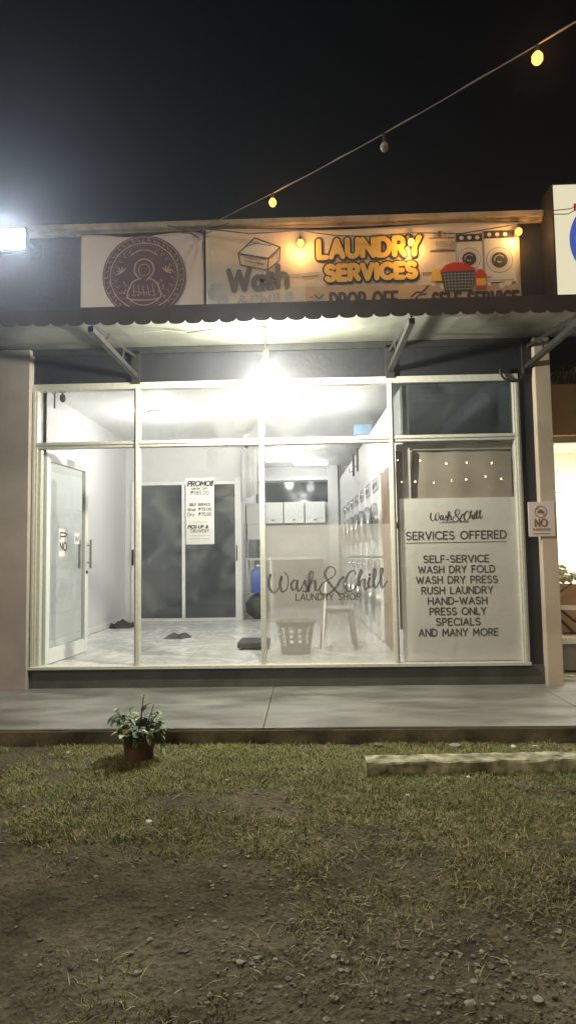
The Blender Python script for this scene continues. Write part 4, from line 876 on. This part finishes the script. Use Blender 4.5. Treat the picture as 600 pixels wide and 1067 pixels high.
def rag(name, c, rx, ry, h, label, m_='cloth_dark', seed=1):
    rr_ = random.Random(seed); n_ = 22; v = []
    for j in range(n_+1):
        for i in range(n_+1):
            a, b_ = i/n_*2-1, j/n_*2-1; q = max(0, 1-math.hypot(a, b_)**2.2*(1+.25*math.sin(5*math.atan2(b_, a)+seed)))
            z = h*q**.6*(.65+.25*math.sin(a*7+seed)+.25*math.sin(b_*9+a*4)) if q > 0 else -.01
            v.append((c[0]+a*rx, c[1]+b_*ry, .302+max(z, -.004)))
    o = MB().add(v, [(j*(n_+1)+i, j*(n_+1)+i+1, (j+1)*(n_+1)+i+1, (j+1)*(n_+1)+i) for j in range(n_) for i in range(n_)]).build(name, m_, smooth=True)
    return tag(o, label, 'cloth')
rag('floor_cloth', (-2.76,3.45), .20, .24, .10, 'dark crumpled cloth heaped at the foot of the left inner wall', seed=2)
rag('floor_cloth', (-1.66,2.15), .17, .22, .05, 'flat dark cloth in the middle of the white tiled floor', seed=5)
t = thing('floor_scale', (-.60,1.2,.3), 'low black box on the floor behind the second mullion', 'box'); MB().box(-.78,-.44,.95,1.40,.32,.38).build('platform', 'black_rubber', t, bevel=.01)
for x in (-.74,-.48):
    for y in (1.0, 1.35): MB().box(x-.02,x+.02,y-.02,y+.02,.30,.32).build('foot', 'black_rubber', t)
# laundry basket with pierced sides
bk = thing('laundry_basket', (-.135,.72,.3), 'round pierced plastic laundry basket on the floor behind the frosted film', 'basket')
cxb, cyb = -.14, .72; nn = 36; lv = [0,.05,.062,.105,.117,.16,.172,.215,.227,.27,.30,.335]
mb = MB()
def rad(h): return .150+.052*h/.335
for i in range(len(lv)-1):
    for k in range(nn):
        solid = i in (0,len(lv)-3,len(lv)-2) or (i % 2 == 1 and i < 9) or k % 3 == 0
        if solid:
            a0, a1 = 2*math.pi*k/nn, 2*math.pi*(k+1)/nn; q = []
            for (a, h) in ((a0,lv[i]),(a1,lv[i]),(a1,lv[i+1]),(a0,lv[i+1])): q.append((cxb+rad(h)*math.cos(a), cyb+rad(h)*math.sin(a), .303+h))
            mb.add(q, [(0,1,2,3)])
o = mb.build('body', 'basket_plastic', bk); so = o.modifiers.new('t','SOLIDIFY'); so.thickness = .004
mb = MB(); mb.lathe((cxb,cyb,.303), [(.01,0),(.15,.001)], nn, capt=False); mb.build('bottom', 'basket_plastic', bk)
mb = MB(); mb.tube([(cxb+.212*math.cos(2*math.pi*k/28), cyb+.212*math.sin(2*math.pi*k/28), .638) for k in range(29)], .011, 8); mb.build('rim', 'basket_plastic', bk, smooth=True)
sl = thing('plastic_stool', (.32,1.1,.3), 'plastic stool with splayed legs behind the frosted lettering', 'stool')
mb = MB(); mb.box(.15, .49, .93, 1.27, .715, .745); mb.box(.165, .475, .945, 1.255, .68, .715); mb.build('seat', 'stool_plastic', sl, bevel=.012)
for sx in (-1, 1):
    for sy in (-1, 1):
        mb = MB(); x, y = .32+sx*.14, 1.10+sy*.14; mb.tube([(x,y,.70),(x+sx*.045,y+sy*.045,.301)], [.026,.019], 8); mb.build('leg', 'stool_plastic', sl, smooth=True)
mb = MB(); mb.tube([(.135,.62,.31),(.165,.78,.70),(.19,.9,1.05)], .013, 8); mb.box(.09,.19,.59,.65,.301,.34); tag(mb.build('broom', 'white_plastic'), 'pale broom leaning on the stool beside the basket', 'broom')
# small dark fixtures at the top left of the glass front
mb = MB(); mb.tube([(-2.47,.12,2.96),(-2.47,.12,2.80)], .008, 6); mb.ball((-2.39,.12,2.90), .03, 10, 0, (1,1,1.5)); mb.tube([(-2.39,.12,2.98),(-2.39,.12,2.92)], .008, 6); mb.tube([(-2.5,.12,2.96),(-2.36,.12,2.96)], .008, 6)
tag(mb.build('door_closer', 'dark_steel'), 'small grey door fitting behind the upper left pane', 'fitting')

# ================================================================== SMALL THINGS OUTSIDE
pt = thing('potted_plant', (-1.12,-1.80,0), 'small terracotta pot with a bushy variegated plant on the grass by the porch', 'potted plant')
px, py = -1.115, -1.80; g0 = float(gz(px, py))-.01
mb = MB(); mb.lathe((px,py,g0), [(.078,0),(.088,.03),(.108,.16),(.122,.165),(.124,.20),(.112,.20),(.106,.17)], 26, capt=False); mb.build('pot', 'terracotta', pt, smooth=True)
mb = MB(); mb.lathe((px,py,g0+.155), [(.108,0),(.05,.012),(.005,.014)], 20); mb.build('soil', 'soil', pt)
def leaf(mb, base, d, L_, w_, droop, m_):
    d = Vector(d).normalized(); side = d.cross(Vector((0,0,1))); side = side.normalized() if side.length > .01 else Vector((1,0,0)); up = side.cross(d); p0 = Vector(base); n_ = 4; v = []
    for k in range(n_+1):
        t = k/n_; c = p0+d*L_*t+Vector((0,0,-droop*L_*t*t)); ww = w_*math.sin(math.pi*min(1, .12+.88*t))**.8
        v += [c-side*ww+up*ww*.3, c, c+side*ww+up*ww*.3]
    mb.add(v, [q for k in range(n_) for q in ((3*k,3*k+1,3*k+4,3*k+3),(3*k+1,3*k+2,3*k+5,3*k+4))], m_)
mb = MB(); ms = MB()
for k in range(78):
    a = random.uniform(0, 6.283); el = random.uniform(.15, 1.25); H = random.uniform(.05, .165)*(1.15 if el > .8 else .85)
    b0 = Vector((px+.05*math.cos(a), py+.05*math.sin(a), g0+.16)); tip = b0+Vector((math.cos(a)*math.cos(el)*H*1.05, math.sin(a)*math.cos(el)*H*1.05, math.sin(el)*H))
    ms.tube([b0, b0.lerp(tip,.5)+Vector((0,0,.02)), tip], [.0035,.003,.002], 5)
    for j in range(6):
        t = .3+.7*j/5; q = b0.lerp(tip, t); aa = a+random.uniform(-1.9,1.9)
        leaf(mb, q, (math.cos(aa), math.sin(aa), random.uniform(-.2,.9)), random.uniform(.045,.085), random.uniform(.013,.022), random.uniform(.1,.8), 1 if random.random() < .30 else 0)
for k in range(10):                                         # trailing sprig on the right side
    q = Vector((px+.125+.004*k, py-.03, g0+.26-.020*k)); leaf(mb, q, (random.uniform(.2,1), random.uniform(-.6,.6), -.5), .045, .012, .5, 1)
ms.tube([(px+.12,py-.02,g0+.22),(px+.15,py-.04,g0+.16),(px+.155,py-.04,g0+.06)], .003, 5)
ms.tube([(px,py,g0+.16),(px+.015,py,g0+.30),(px+.03,py,g0+.42)], .0035, 5)
for k in range(5): leaf(mb, (px+.03,py,g0+.41), (math.cos(k*1.3), math.sin(k*1.3), .35), .035, .010, .4, 0)
mb.build('foliage', ['leaf','leaf_pale'], pt, smooth=True); ms.build('stem', 'stem', pt)

# concrete kerb beam lying loose on the grass
mb = MB(); n_ = 50; x0b, x1b = .325, 3.4; v = []
def beam_y(x): return -2.08+.062*(x-.325)/1.3
for k in range(n_+1):
    x = x0b+(x1b-x0b)*k/n_; yc = beam_y(x); j = lambda s: random.uniform(-s, s)
    v += [(x+j(.004), yc-.085+j(.005), -.03), (x+j(.004), yc-.08+j(.005), .076+j(.004)), (x, yc-.07+j(.004), .085+j(.003)), (x, yc+.06+j(.004), .088+j(.003)), (x, yc+.075+j(.005), .075+j(.004)), (x, yc+.08, -.03)]
f = [(6*k+a, 6*k+a+1, 6*(k+1)+a+1, 6*(k+1)+a) for k in range(n_) for a in range(5)]+[tuple(range(6)), tuple(6*n_+a for a in range(5,-1,-1))]
tag(MB().add(v, f).build('concrete_beam', 'beam_top'), 'weathered pale concrete beam lying on the grass before the porch', 'beam')
for (x, y, r_, m_, nm, lab, cat) in ((394,776,.035,'stone','stone','rough angular stone leaning on the porch edge above the end of the beam','stone'), (474,777,.042,'stone_pale','stone','flat pale stone between the porch and the concrete beam','stone'), (535,777,.022,'litter','paper_scrap','crumpled white scrap between the porch and the beam near its far end','litter'), (488,812,.016,'litter','paper_scrap','torn white scrap standing in the grass before the beam','litter'), (155,857,.02,'litter','paper_scrap','crumpled white scrap on the grass below the potted plant','litter'), (70,781,.012,'litter','paper_scrap','tiny white scrap on the grass left of the pot','litter'), (557,776,.018,'litter','paper_scrap','small white scrap behind the beam at the right edge','litter'), (236,815,.018,'stone_pale','stone','pale pebble in the grass right of the potted plant','stone'), (425,826,.014,'litter','paper_scrap','small white scrap in the grass before the end of the beam','litter')):
    p = px_ground(x, y, .02); mb = MB(); stone_mesh(mb, (0,0,0), r_, 0, .55); o = mb.build(nm, m_, smooth=(nm == 'stone')); o.location = (p.x, p.y, float(gz(p.x, p.y))+r_*.4); o.rotation_euler.z = random.uniform(0,6); tag(o, lab, cat)
for (x, y, x2, y2, lab) in ((179,834,200,822,'pale dry stalk lying in the grass below the potted plant'), (272,815,291,807,'pale dry stalk lying in the grass before the middle of the porch'), (486,812,494,800,'short pale stalk sticking up before the concrete beam')):
    a, b_ = px_ground(x, y, .015), px_ground(x2, y2, .03); mb = MB(); mb.tube([a, a.lerp(b_,.5)+Vector((.004,.0,.006)), b_], [.004,.0035,.002], 6); tag(mb.build('dry_stalk', 'beam_top'), lab, 'stalk')
# cables
mb = MB(); mb.tube([(1.95+.11*math.cos(R(t)), -.06, 3.02-.11*math.sin(R(t))*.95) for t in range(-10,200,10)], .012, 8); tag(mb.build('cable_loop', 'black_rubber', smooth=True), 'black cable loop hanging at the upper right corner of the glass front', 'cable')
mb = MB(); mb.tube([(-1.32,-.9,3.17),(-1.15,-.8,3.22),(-1.0,-.7,3.23),(-.75,-.8,3.22),(-.60,-1.0,3.20)], .005, 6); tag(mb.build('loose_wire', 'cable'), 'thin loose wire running under the awning beside a bracket', 'wire')

# added air volume, imitating lens glare round the lamps
GLARE_DENSITY = 0.0036
if GLARE_DENSITY:
    m = bpy.data.materials.new('glare_haze'); m.use_nodes = True; n = m.node_tree; n.nodes.clear(); M['glare_haze'] = m
    pv = n.nodes.new('ShaderNodeVolumePrincipled'); pv.inputs['Color'].default_value = (.80,.88,1,1); pv.inputs['Density'].default_value = GLARE_DENSITY; pv.inputs['Anisotropy'].default_value = .84
    o_ = n.nodes.new('ShaderNodeOutputMaterial'); n.links.new(pv.outputs[0], o_.inputs['Volume'])
    hz = MB().box(-90, 90, -90, 90, -1.1, 5.2).build('glare_haze', 'glare_haze'); tag(hz, 'thin added veil imitating lens glare round the lamps', 'glare_haze', kind='stuff')

for x, lab in ((-2.68,'pale garment nearer the wall on the rail behind the sliding doors'), (-2.28,'pale garment nearer the middle stile on the rail behind the sliding doors')):
    t = thing('hanging_garment', (x,4.9,2.25), lab, 'garment', 'garments in the dark back room'); z = 2.22
    v = []; pr = [(-.04,0),(-.13,-.04),(-.19,-.16),(-.14,-.19),(-.12,-.13),(-.125,-.42),(.125,-.42),(.12,-.13),(.14,-.19),(.19,-.16),(.13,-.04),(.04,0)]
    v = [(x+a, 4.88, z+b_) for a, b_ in pr]+[(x+a, 4.93, z+b_) for a, b_ in pr]; n_ = len(pr)
    MB().add(v, [tuple(range(n_)), tuple(range(2*n_-1, n_-1, -1))]+[(k, k+n_, (k+1)%n_+n_, (k+1)%n_) for k in range(n_)]).build('shirt', 'litter', t)
    MB().tube([(x-.12,4.905,z-.03),(x,4.905,z+.02),(x,4.905,z+.09),(x+.02,4.905,z+.11)], .006, 6).build('hanger', 'steel', t)
tag(MB().tube([(-2.93,4.905,2.33),(-1.1,4.905,2.33)], .012, 8).build('clothes_rail', 'steel'), 'steel clothes rail in the dark back room behind the sliding doors', 'rail')
for x, z, lab in ((-1.0,3.0,'x'),): pass
o = MB().box(-2.942,-2.93,2.35,2.43,1.45,1.57).build('wall_switch', 'white_plastic', bevel=.004); tag(o, 'white switch plate on the left inner wall', 'switch')
